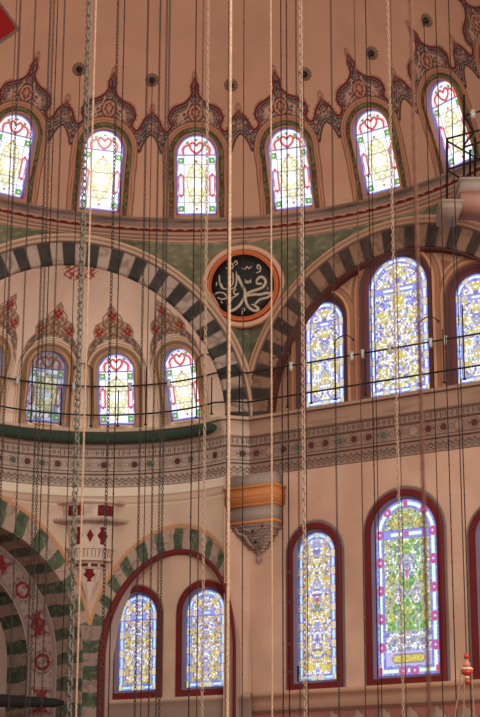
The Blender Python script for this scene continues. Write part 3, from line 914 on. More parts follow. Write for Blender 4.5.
red_window(wn, K + rd * lw1[0] + UP * lw1[1], rd, lw1[2], lw1[3], lambda x, y: glass_mosaic(x, y, lw1[2] / U, lw1[3] / U, 'yellow', 6.5, False, seed=11), 'lo1',
           'narrow red framed window on the lower right wall with yellow mosaic'); wn += 1
red_window(wn, K + rd * lw2[0] + UP * lw2[1], rd, lw2[2], lw2[3], lambda x, y: glass_mosaic(x, y, lw2[2] / U, lw2[3] / U, 'green', 8.5, True, True, seed=21), 'lo2',
           'large red framed window with green glass and a yellow cartouche'); wn += 1
red_window(wn, K + rd * lw3[0] + UP * lw3[1], rd, lw3[2], lw3[3], lambda x, y: glass_mosaic(x, y, lw1[2] / U, lw1[3] / U, 'yellow', 6.5, False, seed=11), 'lo1',
           'red framed window at the far lower right, only its edge in the photo'); wn += 1

# ---------------------------------------------------------------- lower exedra wall with two green and cream arches
AZA, AZB = -44.9, 28.0
def hdir(a): a = math.radians(a); return np.array([math.sin(a), math.cos(a), 0])
def cyl(azr, z, extra=0.0):
    return np.stack([EC[0] + (ER + extra) * np.sin(azr), EC[1] + (ER + extra) * np.cos(azr), z + 0 * azr], -1)
ZB0 = 7.3
AOa, AOb = 3.67, 4.75      # arch A outer
AIa, AIb = 3.38, 3.85
BOa, BOb = 2.70, 3.85
BIa, BIb = 2.30, 3.14
def eq(s, z, a, b): return np.where(z > ZB0, np.hypot(s / a, (z - ZB0) / b), np.abs(s) / a)
def voussoir_col(u, x, y, pitch, seed, cg=(88, 98, 76), cc=(172, 146, 130)):
    """alternating green and cream marble blocks with wavy joints; u runs along the arch"""
    wob = (fbm(x * 2.2, y * 2.2, seed) - .5) * .16
    f = ((u + wob) / pitch) % 1.0
    s = fbm(x * 6, y * 6, seed + 2); v = np.abs(fbm(x * 2.6, y * 2.6, seed + 7) - .5)
    g = mixc(np.ones(np.shape(u) + (3,)) * lin(cg), lin(np.array(cg) * .78), np.clip((s - .4) * 3, 0, 1))
    g = mixc(g, lin((150, 150, 120)), np.clip((.03 - v) * 30, 0, 1) * .6)
    c = mixc(np.ones(np.shape(u) + (3,)) * lin(cc), lin(np.array(cc) * .66), np.clip((.05 - v) * 18, 0, 1) * .8)
    return np.where((f < .5)[..., None], g, c)
def ell_len(a, b, n=800):
    th = np.linspace(0, math.pi, n); d = np.hypot(np.diff(-a * np.cos(th)), np.diff(b * np.sin(th)))
    return th, np.r_[0, np.cumsum(d)]
def along(s, z, a, b):
    """signed length along an arch measured from its crown; legs continue downwards"""
    th, L = ell_len(a, b); half = L[-1] / 2
    t = np.arctan2((np.maximum(z, ZB0) - ZB0) / b, s / a)
    u = np.interp(math.pi - t, th, L) - half
    u = np.where(z < ZB0, np.sign(s) * (half + (ZB0 - z)), u)
    return u
azr, zs = np.meshgrid(np.radians(np.arange(-88, 66, .33)), np.arange(3.0, ZL - 1.70, .028))
P = cyl(azr, zs)
mask = ((P - K) @ nL) < 0.0
azd_ = np.degrees(azr)
sA = (azd_ - AZA) * math.radians(1) * ER; sB = (azd_ - AZB) * math.radians(1) * ER
qAo, qAi = eq(sA, zs, AOa, AOb), eq(sA, zs, AIa, AIb)
qBo, qBi = eq(sB, zs, BOa, BOb), eq(sB, zs, BIa, BIb)
col = mixc(np.ones(P.shape) * lin((206, 176, 152)), lin((184, 152, 130)), np.clip((fbm(azr * 4, zs, 12) - .4) * 2, 0, 1))
col = np.where((zs > 12.12)[..., None], lin((226, 206, 184)), col)
for z_, c_ in ((12.12, (150, 120, 104)), (11.92, (160, 128, 108)), (11.86, (222, 196, 170))):
    col = mixc(col, lin(c_), np.clip(1 - np.abs(zs - z_) / .03, 0, 1))
pier = (zs < 8.6) & (sA > 0) & (sB < 0)
uA = along(sA, zs, 3.5, 4.3); uB = along(sB, zs, 2.55, 3.5)
vA = voussoir_col(uA + .1, sA, zs, .74, 3); vB = voussoir_col(uB + .14, sB, zs, .60, 5)
row = voussoir_col(zs + .12, sA, zs, .77, 9, (78, 88, 70), (150, 126, 114))  # pier marble darkened: shade of the lower left is put into its colour
inA = (qAo < 1) & ~((sB > -2.62) & (sA > 0) & (qBo < 1)); 
col = np.where(inA[..., None], vA, col)
col = np.where(((qBo < 1))[..., None], vB, col)
low_ = (zs < 8.35) & ((sA > 3.2) | (sA > 0) & (sB < 0))
col = np.where(low_[..., None], row, col)
edA = np.abs(qAo - 1) * 3.9; edB = np.abs(qBo - 1) * 3.1
orange = lin((192, 138, 98))
hi = zs > 8.4
out = (qAo > .985) & (qBo > .985)
col = mixc(col, orange, np.clip((.06 - np.minimum(np.where(sA > 0, edA, 9), np.where(sB > -9, edB, 9))) / .02, 0, 1) * hi * out)
col = mixc(col, orange, np.clip((.06 - edA) / .02, 0, 1) * hi * (sA <= 0))
mask &= (qAi > 1.0) & (qBi > 1.0)
g = grid('wall_exedra', P, col, mask, paint_mat('plaster'))
tagit(g, 'curved lower left wall with green and cream striped arches meeting over a pier', 'wall', kind='structure')

def ell_curve(a, b, azc, th):
    """points of an arch outline on the cylinder; th runs below 0 and above pi down the legs (metres)"""
    s = np.where(th < 0, -a, np.where(th > math.pi, a, -a * np.cos(th)))
    z = np.where(th < 0, ZB0 + th, np.where(th > math.pi, ZB0 - (th - math.pi), ZB0 + b * np.sin(th)))
    return s, z
TH = np.concatenate([np.linspace(-4.2, -.01, 170), np.linspace(0, math.pi, 420), np.linspace(math.pi + .01, math.pi + 4.2, 170)])
def band_grid(name, secs, azc, colfn, label, cat='arch'):
    """secs: list of (a, b, depth)"""
    h = hdir(azc); rows = []; SS = []; ZZ = []; DD = []
    for a, b, d in secs:
        s, z = ell_curve(a, b, azc, TH)
        ar = math.radians(azc) + s / ER
        p = cyl(ar, z) + h * d
        rows.append(p); SS.append(s); ZZ.append(z); DD.append(np.full(len(s), d))
    P = np.array(rows); S_, Z_, D_ = np.array(SS), np.array(ZZ), np.array(DD)
    g = grid(name, P, colfn(S_, Z_, D_), None, paint_mat('plaster'))
    return tagit(g, label, cat, kind='structure')
D1, D2 = 1.10, .95
def lerp_secs(p, q, n): return [tuple(np.array(p) * (1 - t) + np.array(q) * t) for t in np.linspace(0, 1, n)]
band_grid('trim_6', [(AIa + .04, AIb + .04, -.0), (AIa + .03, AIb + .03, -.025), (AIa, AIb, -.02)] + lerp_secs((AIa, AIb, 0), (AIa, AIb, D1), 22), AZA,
          lambda S, Z, D: voussoir_col(along(S, Z, 3.5, 4.3) + .1, D + S * .2, Z, .74, 3, (84, 92, 76), (158, 132, 118)),  # underside marble toned down, the corner's shade is in the colour
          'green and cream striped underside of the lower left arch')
B2a, B2b = 2.52, 3.0
def deco(S, Z, D):
    u = along(S, Z, 3.0, 3.5); q = eq(S, Z, AIa, AIb)
    w = (np.arange(S.shape[0]) / (S.shape[0] - 1))[:, None] * np.ones(S.shape) * .72   # 0 outer .. .72 inner
    col = np.ones(S.shape + (3,)) * lin((146, 122, 114))  # base tone lowered: the dim lower left corner is painted in
    for e in (.05, .10, .62, .67): col = mixc(col, lin((82, 62, 60)), np.clip(1 - np.abs(w - e) / .018, 0, 1) * .9)
    p = 1.12; c0 = (u / p) % 1.0 - .5; k = np.floor(u / p).astype(int)
    x = c0 * p; y = w - .36
    r = np.hypot(x / 1.35, y)
    odd = (k % 2 == 0)
    red = lin((112, 30, 30))
    a1 = (r < .19) & (r > .12) & odd
    b1 = (np.abs(x) < .34) & (np.abs(y) < .16 + .04 * np.cos(x * 18)) & ~odd
    col = np.where((a1 | b1)[..., None], red, col)
    vin = (np.sin(x * 20 + np.sin(y * 18)) * np.sin(y * 22) > .35) & (np.abs(y) < .22)
    col = mixc(col, lin((96, 72, 68)), (vin & ~(a1 | b1)) * .65)
    col = mixc(col, lin((150, 100, 92)), (vin & b1) * .3)
    col = mixc(col, lin((70, 50, 50)), np.clip(1 - np.abs(r - .245) / .018, 0, 1) * .9 * odd)
    col = mixc(col, lin((70, 50, 50)), np.clip(1 - np.abs(np.maximum(np.abs(x) - .38, np.abs(y) - .24)) / .016, 0, 1) * .8 * ~odd)
    return col
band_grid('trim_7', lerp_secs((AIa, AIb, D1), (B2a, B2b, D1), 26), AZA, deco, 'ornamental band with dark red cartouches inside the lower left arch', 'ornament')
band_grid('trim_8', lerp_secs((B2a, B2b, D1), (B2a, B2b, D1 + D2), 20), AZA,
          lambda S, Z, D: voussoir_col(along(S, Z, 2.66, 3.1) + .2, D, Z, .8, 13, (74, 82, 68), (146, 124, 112)),  # jamb marble painted darker to carry the shade of the corner
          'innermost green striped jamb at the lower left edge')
azr, zs = np.meshgrid(np.radians(np.arange(AZA - 36, AZA + 37, 1.0)), np.arange(3.0, 11.2, .1))
P = cyl(azr, zs) + hdir(AZA) * (D1 + D2)
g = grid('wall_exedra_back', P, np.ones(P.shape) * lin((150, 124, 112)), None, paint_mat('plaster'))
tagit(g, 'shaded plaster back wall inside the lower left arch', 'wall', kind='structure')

# arch B: red lip, jambs, flat window wall behind
REB = ER + .10
hB = hdir(AZB); tB = np.array([math.cos(math.radians(AZB)), -math.sin(math.radians(AZB)), 0])
OB = np.array([EC[0], EC[1], 0]) + hB * REB
rows = []; S_ = []
secB = [(BIa + .04, BIb + .04, -.02), (BIa + .02, BIb + .02, -.05), (BIa - .10, BIb - .10, -.05), (BIa - .12, BIb - .12, .0)]
g_rows = []
for a, b, d in secB:
    s, z = ell_curve(a, b, AZB, TH); g_rows.append(cyl(math.radians(AZB) + s / ER, z) + hB * d)
s, z = ell_curve(BIa - .12, BIb - .12, AZB, TH)
front = g_rows[-1]; back = OB + tB * (ER * np.sin(s / ER))[:, None] + UP * z[:, None]
for t in np.linspace(.1, 1, 8): g_rows.append(front * (1 - t) + back * t)
P = np.array(g_rows)
cc = np.ones(P.shape) * lin((178, 150, 136)); cc[:5] = lin((108, 40, 40))
g = grid('trim_9', P, cc, None, paint_mat('plaster'))
tagit(g, 'dark red pointed arch edging around the pair of lower left windows', 'arch edging', kind='structure')
def BW(px, py, o=0.):
    q = hit_plane(px, py, OB - hB * o, -hB); return float(np.dot(q - OB, tB)), float(q[2])
ll1 = dims(119, 157.5, 692, 596, BW, -.12); ll2 = dims(187, 225.5, 686, 588, BW, -.12)
zb_ = (ll1[1] + ll2[1]) / 2
ll1 = (ll1[0], zb_, (ll1[2] + ll2[2]) / 2, (ll1[3] + ll2[3]) / 2); ll2 = (ll2[0], zb_, ll1[2], ll1[3])
def bw_col(T, Z):
    col = mixc(np.ones(T.shape + (3,)) * lin((204, 170, 146)), lin((186, 150, 128)), np.clip((fbm(T, Z, 15) - .4) * 2, 0, 1))
    for w in (ll1, ll2):
        d = arch_d(T - w[0], Z - w[1], w[2], w[3]); col = mixc(col, lin((88, 66, 62)), np.clip(1 - np.abs(d - .27) / .025, 0, 1) * (Z > w[1] - .2))
    return col
holes_wall('wall_window_niche', tB, -hB, 0, -2.5, 2.5, 3.0, 10.7, [(w[0], w[1], w[2] + .1, w[3]) for w in (ll1, ll2)], bw_col,
           'flat plaster wall inside the striped arch holding two red framed windows', .03, org=OB,
           kmask=lambda T, Z: (eq(T, Z, BIa + .06, BIb + .06) < 1))
for w, lb in ((ll1, 'left of the paired red framed windows inside the green striped arch'), (ll2, 'right of the paired red framed windows inside the green striped arch')):
    red_window(wn, OB + tB * w[0] + UP * w[1], tB, w[2], w[3], lambda x, y: glass_mosaic(x, y, ll1[2] / U, ll1[3] / U, 'yellow', 6.0, True, seed=31), 'nic', lb); wn += 1

# ---------------------------------------------------------------- string course under the lower windows
def sweep(name, Q, N, prof, col, label, cat, mat='plaster'):
    prof = np.array(prof); I, J = np.meshgrid(np.arange(len(prof)), np.arange(len(Q)), indexing='ij')
    P = Q[J] + N[J] * prof[I, 0][..., None]; P[..., 2] = prof[I, 1]
    cc = np.array([lin(c) for c in col])[I]
    g = grid(name, P, cc, None, paint_mat(mat), smooth=False)
    return tagit(g, label, cat, kind='structure')
QR = np.array([K + rd * t for t in np.arange(-.05, 13.5, .2)]); NR_ = np.repeat(nR[None], len(QR), 0)
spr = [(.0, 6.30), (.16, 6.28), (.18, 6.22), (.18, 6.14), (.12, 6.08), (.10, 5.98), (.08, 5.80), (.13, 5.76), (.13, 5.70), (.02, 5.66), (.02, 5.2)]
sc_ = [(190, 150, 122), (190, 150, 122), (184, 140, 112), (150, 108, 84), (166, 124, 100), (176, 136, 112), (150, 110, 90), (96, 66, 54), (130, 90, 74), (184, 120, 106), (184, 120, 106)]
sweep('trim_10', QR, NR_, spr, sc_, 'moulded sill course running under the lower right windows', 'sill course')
# matching sill in the niche and on the pier
QB = np.array([OB + tB * t for t in np.arange(-2.5, 2.6, .2)]); NB_ = np.repeat(-hB[None], len(QB), 0)
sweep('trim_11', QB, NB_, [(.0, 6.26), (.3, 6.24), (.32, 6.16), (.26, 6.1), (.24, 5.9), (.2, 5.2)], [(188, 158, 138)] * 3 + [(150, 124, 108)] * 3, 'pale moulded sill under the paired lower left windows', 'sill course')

# carved cresting at the bottom right
E_ = []
A = Acc()
o_ = .42
for k, t in enumerate(np.arange(2.85, 12.5, .78)):
    pts = [(-.37, 0), (-.37, .20), (-.28, .17), (-.20, .26), (-.17, .34), (-.08, .38), (0, .48), (.08, .38), (.17, .34), (.20, .26), (.28, .17), (.37, .20), (.37, 0)]
    F0 = [PR(t + x, 5.18 + y, o_) for x, y in pts]; F1 = [PR(t + x, 5.18 + y, o_ - .12) for x, y in pts]
    n = len(pts); V = np.array(F0 + F1 + [PR(t, 5.3, o_ + .05), PR(t, 5.3, o_ - .12)])
    F = []
    for i in range(n - 1): F.append([i, i + 1, n + i + 1, n + i]); 
    for i in range(0, n - 1, 2): F.append([2 * n, i + 2, i + 1, i]); F.append([2 * n + 1, n + i, n + i + 1, n + i + 2])
    A.add((V, np.array(F)))
    A.box(PR(t + .39, 5.28, o_ - .06), (.03, .03, .28))
g = A.build('trim_12', paint_mat('carved_marble'), col=(146, 116, 100)); tagit(g, 'row of carved leaf cresting along the bottom right edge', 'cresting', kind='structure')

# strip of plaster wall between the curved wall and the corner
T, Z = np.meshgrid(np.linspace(-.02, tE + .04, 24), np.arange(3.0, ZL - 1.7, .04))
g = grid('wall_corner', K + T[..., None] * ld + Z[..., None] * UP, plast(T, Z), None, paint_mat('plaster'))
tagit(g, 'narrow plaster strip at the corner beside the curved lower wall', 'wall', kind='structure')

# floor of the hall (far below the picture)
g = grid('floor', np.array([[[-30, -8, 0], [30, -8, 0]], [[-30, 62, 0], [30, 62, 0]]], float), np.ones((2, 2, 3)) * lin((130, 60, 50)), None, paint_mat('carpet', .95, .2, 3))
tagit(g, 'red carpet floor of the prayer hall', 'floor', kind='structure')

# ---------------------------------------------------------------- things
IRON = plain_mat('black_iron', (34, 30, 30), .5, .3)
DCH = plain_mat('dark_chain_iron', (44, 32, 28), .55, .2)
BCH = plain_mat('brown_chain_iron', (104, 70, 54), .6, .1)
GCH = plain_mat('greenish_grey_chain', (104, 98, 84), .6, .1)
ROPE = plain_mat('beige_rope', (178, 144, 116), .9)
LROPE = plain_mat('light_chain', (158, 130, 108), .7)

# black calligraphy roundel
RC = MED + (nL + nR) / np.linalg.norm(nL + nR) * .12
nn = (nL + nR) / np.linalg.norm(nL + nR); nn = nn + np.array([0, 0, -.10]); nn /= np.linalg.norm(nn)
xdm = np.cross(UP, nn); xdm /= np.linalg.norm(xdm)
xdm = -xdm if xdm[0] < 0 else xdm
upm = np.cross(nn, xdm); upm = upm if upm[2] > 0 else -upm
Mm = frame_M(RC, xdm, upm)
med = empty('calligraphy_roundel', M=Mm)
tagit(med, 'round black panel with silver Arabic calligraphy in orange rings between the arches', 'roundel')
def ringy(name, prof, col, parent, mat=None, n=96):
    th = np.linspace(0, 2 * math.pi, n, endpoint=False); prof = np.array(prof)
    P = np.stack([prof[:, 0][:, None] * np.cos(th), np.repeat(prof[:, 1][:, None], n, 1), prof[:, 0][:, None] * np.sin(th)], -1)
    cc = np.array([lin(c) for c in col])[:, None] * np.ones((1, n, 1)) if isinstance(col, list) else np.ones(P.shape) * lin(col)
    return grid(name, P, cc, None, mat or paint_mat('plaster'), parent, wrap=True, smooth=False)
RB = .93
ringy('board', [(0.001, .0), (.3, 0), (.6, 0), (RB, .0), (RB, .1)], (30, 27, 28), med, paint_mat('black_board', .5, .2, 4))
ringy('rim', [(RB, .02), (RB, -.04), (RB + .03, -.05), (RB + .05, -.03), (RB + .08, -.05), (RB + .11, -.06), (RB + .14, -.03), (RB + .16, .1)],
      [(120, 40, 30), (130, 44, 32), (206, 118, 66), (150, 60, 40), (206, 112, 62), (200, 104, 60), (140, 50, 40), (140, 50, 40)], med)
ringy('outer_moulding', [(RB + .15, .06), (RB + .17, -.01), (RB + .26, -.03), (RB + .32, .0), (RB + .34, .12)],
      [(196, 150, 122), (206, 160, 130), (212, 166, 138), (176, 128, 104), (150, 100, 84)], med)
SILV = plain_mat('silver_paint', (188, 168, 146), .45, .1, .08)
def cal(strokes, name):
    if name == 'vowel_mark' and len(strokes) > 1:
        for st_ in strokes: cal([st_], name)
        return
    A = Acc()
    for w, pts in strokes:
        q = catmull([((x - 240) / 165 * .90, (222 - y) / 165 * .90) for x, y in pts], 7)
        n = len(q); tp = np.clip(np.minimum(np.arange(n), np.arange(n)[::-1]) / (n * .16) + .45, 0, 1)
        A.tube(np.stack([q[:, 0], np.full(n, -.02), q[:, 1]], -1), w * 1.35 / 165 * .9 * tp, 8)
    return A.build(name, SILV, med, smooth=True)
cal([(6.5, [(213, 162), (224, 195), (240, 228), (252, 262), (240, 302), (215, 336), (188, 354), (162, 358)]),
     (6.2, [(402, 274), (365, 270), (335, 276), (300, 275), (255, 281)]),
     (6.5, [(312, 212), (322, 190), (342, 180), (360, 194), (364, 214), (346, 238), (310, 251), (275, 262), (255, 281), (256, 312), (272, 344), (300, 363), (322, 360), (316, 345), (286, 326)]),
     (5.0, [(312, 212), (328, 218), (346, 214)]),
     (5.0, [(400, 276), (372, 294), (332, 304), (302, 330)])], 'large_word')
cal([(3.6, [(205, 142), (206, 200), (194, 232), (160, 238), (132, 232), (124, 204)]),
     (3.4, [(186, 146), (188, 200), (176, 222)]), (3.4, [(166, 150), (167, 214)]), (3.6, [(112, 158), (116, 208), (130, 236)]),
     (3.0, [(97, 196), (96, 218)]), (3.6, [(86, 264), (108, 254), (140, 262), (152, 286), (124, 292), (100, 280)]),
     (3.6, [(206, 238), (190, 250), (196, 268), (216, 266), (184, 286), (152, 290)]), (2.6, [(120, 300), (128, 316)]), (2.6, [(176, 296), (184, 299)])], 'small_words')
cal([(2.6, [(236, 124), (252, 132), (264, 118), (274, 130), (290, 116)]), (3.0, [(312, 156), (334, 148), (338, 124), (324, 112), (320, 130), (334, 134)]),
     (2.2, [(252, 186), (256, 210), (264, 196), (268, 212), (276, 196), (282, 210), (284, 186)]),
     (2.6, [(148, 118), (168, 130), (188, 120), (184, 98), (172, 106)]), (2.6, [(192, 98), (204, 84), (212, 98), (198, 108)]),
     (2.4, [(232, 352), (246, 346), (248, 360), (236, 362), (234, 384)]), (2.2, [(372, 236), (378, 250)])], 'vowel_mark')

# corner console under the cornice
con = empty('corner_console', loc=PR(.35, 9.85))
con.matrix_world = frame_M(PR(.35, 0), rd, UP)
tagit(con, 'grey marble console with orange band and carved drop on the corner right of the arch', 'console')
def cbox(name, x0, x1, z0, z1, o, c, extra=None):
    A = Acc(); A.box(((x0 + x1) / 2, -o / 2, (z0 + z1) / 2), (x1 - x0, o, z1 - z0))
    if extra: extra(A)
    ob = A.build(name, paint_mat('carved_marble'), con, col=c)
    return ob
GREY = (158, 138, 126)
cbox('upper_block', -.74, .74, 11.98, 12.36, .46, GREY)
cbox('orange_band', -.84, .84, 11.50, 11.94, .58, (200, 126, 70), lambda A: (A.box((0, -.31, 11.97), (1.76, .62, .06)), A.box((0, -.30, 11.72), (1.72, .60, .03)), A.box((0, -.28, 11.47), (1.6, .56, .06))))
cbox('lower_block', -.74, .74, 11.02, 11.44, .46, GREY)
cbox('orange_fillet', -.78, .78, 10.95, 11.02, .50, (206, 132, 80))
A = Acc()
for k in range(9):
    w = .72 * (1 - k / 9.) ** .75 + .05; z = 10.95 - (k + .5) * .085
    A.box((0, -.02 - .40 * (1 - k / 9.) / 2, z), (2 * w * (.93 + .07 * (k % 2)), .40 * (1 - k / 9.) + .04, .085))
for sx in (-1, 1):
    A.tube([(sx * .60, -.40, 10.93), (sx * .50, -.40, 10.72), (sx * .28, -.34, 10.62), (sx * .2, -.26, 10.42), (sx * .07, -.16, 10.28)], .045, 6)
    A.tube([(sx * .36, -.43, 10.93), (sx * .28, -.42, 10.80), (sx * .10, -.40, 10.76), (0, -.38, 10.66)], .035, 6)
A.tube([(0, -.12, 10.3), (0, -.10, 10.1)], .06, 8); A.add(lathe_arr([(0, 9.84), (.05, 9.9), (.09, 9.97), (.05, 10.04), (.05, 10.1), (.08, 10.14), (0, 10.2)], 12, (0, -.08, 0)))
A.build('carved_drop', paint_mat('carved_marble'), con, col=(150, 126, 114))
for x, z in ((0, 10.72), (-.32, 10.86), (.32, 10.86), (0, 10.45)):
    V, F = lathe_arr([(0, -.05), (.05, 0), (0, .05)], 10, (0, 0, 0)); V = V[:, [0, 2, 1]] + np.array([x, -.42 if z > 10.6 else -.26, z])
    link_mesh('dark_boss', V, F, paint_mat('carved_marble'), con, np.ones(V.shape) * lin((60, 44, 42)))

# painted corbel between the two lower arches
azc = math.radians(-3.2); pc = cyl(np.array([azc]), np.array([0.0]))[0]
out = -hdir(-3.2); xr = np.array([math.cos(azc), -math.sin(azc), 0])
cor = empty('painted_corbel', M=frame_M(pc, xr, UP))
tagit(cor, 'pale stepped corbel with dark red painted leaves between the lower left arches', 'corbel')
profc = np.array([(.02, 8.95), (.10, 9.15), (.24, 9.55), (.34, 9.95), (.40, 10.0), (.40, 10.12), (.48, 10.16), (.60, 10.18), (.60, 10.24), (.56, 10.26), (.60, 10.50), (.66, 10.52), (.66, 10.58), (.55, 10.60), (.56, 10.9), (.62, 11.2), (.66, 11.24), (.96, 11.30), (1.0, 11.34), (1.0, 11.40), (.72, 11.44), (.74, 11.8), (.9, 11.86), (.9, 11.93)])
def cor_part(name, i0, i1, fn, step=.012):
    pr_, _ = resample(profc[i0:i1 + 1], step)
    ph = np.linspace(-math.pi / 2 - .15, math.pi / 2 + .15, 150)
    PH, I = np.meshgrid(ph, np.arange(len(pr_)))
    r, z = pr_[I, 0] * 1.12, pr_[I, 1]
    P = np.stack([r * np.sin(PH) * 1.0, -r * np.cos(PH) * .62, z], -1)
    return grid(name, P, fn(PH, z, P), None, paint_mat('plaster'), cor)
CW = (214, 190, 172)
RDK = lin((112, 26, 30))
def base_c(PH, z): return mixc(np.ones(PH.shape + (3,)) * lin(CW), lin((170, 142, 128)), np.clip((fbm(PH * 3, z * 3, 2) - .45) * 2, 0, 1))
def f_tip(PH, z, P):
    c = base_c(PH, z); x = P[..., 0]; y = z - 9.78
    m = (np.abs(x) < .14 - .10 * np.clip(-y / .2, 0, 1) + .03 * np.cos(y * 30)) & (np.abs(y) < .19)
    return np.where(m[..., None], RDK, mixc(c, lin((120, 96, 90)), np.clip(1 - np.abs(np.abs(PH) - 1.0) / .06, 0, 1) * .6))
def f_dash(PH, z, P):
    c = base_c(PH, z); m = (np.abs(((P[..., 0]) / .27) % 1 - .5) < .36) & (z > 10.01) & (z < 10.11)
    return np.where(m[..., None], lin((92, 46, 48)), c)
def f_flute(PH, z, P):
    c = base_c(PH, z); m = (np.abs((PH / .17) % 1 - .5) < .16) & (z > 10.27) & (z < 10.49)
    return mixc(c, lin((104, 88, 84)), m * .8)
def f_leaf(PH, z, P):
    c = base_c(PH, z); x = P[..., 0]; y = z - 10.9
    a = (np.hypot((np.abs(x) - .36) / .12, y / .22) < 1 + .2 * np.cos(y * 26)) | (np.abs(x) / .1 + np.abs(y) / .2 < 1)
    c = np.where(a[..., None], RDK, c)
    return c
def f_top(PH, z, P):
    c = base_c(PH, z); x = np.abs(P[..., 0]); m = (x > .2) & (x < .66) & (z > 11.47) & (z < 11.80 - .1 * np.abs(x - .42))
    n = fbm(P[..., 0] * 9, z * 9, 5)
    return np.where(m[..., None], mixc(np.ones(c.shape) * RDK, lin((60, 16, 20)), (n > .55) * .7), c)
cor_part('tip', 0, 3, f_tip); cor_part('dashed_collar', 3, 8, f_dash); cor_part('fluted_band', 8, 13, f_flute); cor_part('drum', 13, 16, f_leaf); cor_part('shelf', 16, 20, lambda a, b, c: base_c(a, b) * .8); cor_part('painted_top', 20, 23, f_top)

# green and black long rolls lying along the cornices
def along_path(i0, i1, o, z, step=4):
    sel = np.arange(i0, i1, step); q = Q[sel] + N[sel] * o; q[:, 2] = z; return q
def idx_px(px, py, left=True):
    """index on the cornice path nearest to a photo column"""
    best = None
    b = [(abs(_px(Q[i] + N[i] * .5 + UP * ZL) - px), i) for i in range(0, len(Q), 2)]
    return min(b)[1]
def _px(P):
    v = P - EYE; d = v[1] * cpi + v[2] * spi; a = v[0] / d; bb = (-v[1] * spi + v[2] * cpi) / d
    cr, sr = math.cos(ROLL), math.sin(ROLL)
    return 240 + FPX * (a * cr + bb * sr)
iL, iR = 0, idx_px(214, 445)
q = along_path(iL, iR, .36, ZL - .33)
A = Acc(); n = len(q); rr_ = np.full(n, .16); rr_[-3:] = (.15, .12, .07)
A.tube(q, rr_, 12); GREEN = plain_mat('dark_green_cloth', (44, 62, 46), .9)
g = A.build('green_cloth_roll', GREEN, smooth=True); tagit(g, 'long dark green cloth roll lying along the cornice below the exedra windows', 'cloth roll')
e0 = along_path(idx_px(-40, 0), idx_px(70, 0), .0, 0, 3)
hh = []
for px in np.linspace(-60, 64, 14):
    p_ = hit_cyl(px, 703, EC, ER - .35); hh.append(p_)
hh = np.array(hh); hh[:, 2] = hh[-1, 2]
A = Acc(); r_ = np.linspace(.24, .12, len(hh)); r_[-1] = .06; A.tube(hh, r_, 12)
g = A.build('black_cloth_roll', plain_mat('black_cloth', (26, 28, 26), .9), smooth=True); tagit(g, 'black padded roll crossing the foot of the lower left arch', 'cloth roll')

# iron rods with glass cups, and hooked posts in front of the upper windows
zu = RW(400, 347, .45)[1]; zl = RW(400, 378, .45)[1]
def rod(i0, i1, z, o, lb):
    A = Acc(); A.tube(along_path(i0, i1, o, z, 3), .026, 6)
    g = A.build('iron_rail', IRON, smooth=True); return tagit(g, lb, 'rail', 'iron rails in front of the upper windows')
iK = int(np.argmin(np.linalg.norm(Q - K, axis=1)))
rod(iL, iK - 2, zu, .45, 'upper thin black rail curving in front of the left exedra windows')
rod(iL, iK - 2, zl, .45, 'lower thin black rail curving in front of the left exedra windows')
rod(iK + 4, len(Q) - 1, zu, .45, 'upper thin black rail before the tall windows under the right arch')
rod(iK + 4, len(Q) - 1, zl, .45, 'lower thin black rail before the tall windows under the right arch')
def post(px, ht, hook, lb):
    i = idx_px(px, 390); b = Q[i] + N[i] * .55; b = b + UP * (ZL - .0)
    r = empty('iron_post', loc=tuple(b)); tagit(r, lb, 'post', 'thin iron posts on the ledge')
    A = Acc(); A.bar((0, 0, 0), (0, 0, ht), .019, 6); A.bar((0, 0, 0), (0, 0, .03), .05, 8); A.build('shaft', IRON, r)
    if hook:
        tdir = np.array([hook * .5, -.34, 0])
        pts = [np.array([0, 0, ht]) + tdir * t + UP * (.16 * math.sin(t * math.pi * .85) - .12 * t * t) for t in np.linspace(0, 1, 12)]
        A = Acc(); A.tube(pts, .017, 6); A.add((lathe_arr([(0, -.06), (.03, -.03), (.03, .02), (0, .04)], 8)[0] + pts[-1], lathe_arr([(0, -.06), (.03, -.03), (.03, .02), (0, .04)], 8)[1])); A.build('hook', IRON, r, smooth=True)
    return r
for px, ht, hk_, lb in ((30, 1.9, 0, 'iron post just left of the dull grey exedra window'), (60, 1.15, 0, 'short iron post in front of the dull grey exedra window'),
        (91, 1.75, -1, 'hooked iron post between the dull and the bright middle exedra windows'), (146, 1.75, 0, 'iron post between the middle and right exedra windows'),
        (118, 1.1, 0, 'short iron post across the bright middle exedra window'), (197, 1.75, 1, 'hooked iron post at the right edge of the rightmost exedra window'),
        (215, 1.1, 0, 'iron post on the foot of the left striped arch'), (239, 1.25, -1, 'hooked iron post at the corner below the black roundel'),
        (289, 1.3, -1, 'hooked iron post at the left foot of the right arch'), (313, 1.2, 0, 'short iron post across the left of the tall windows'),
        (337, 1.7, 1, 'hooked iron post at the right side of the narrow tall window'), (366, 1.3, 0, 'iron post at the left side of the tallest window'),
        (421, 1.8, 1, 'hooked iron post at the right side of the tallest window'), (445, 1.5, 0, 'iron post between the tallest and rightmost tall windows'), (465, 2.1, 0, 'tall iron post across the rightmost tall window')):
    post(px, ht, hk_, lb)
CUP = plain_mat('milky_glass', (190, 186, 176), .2)
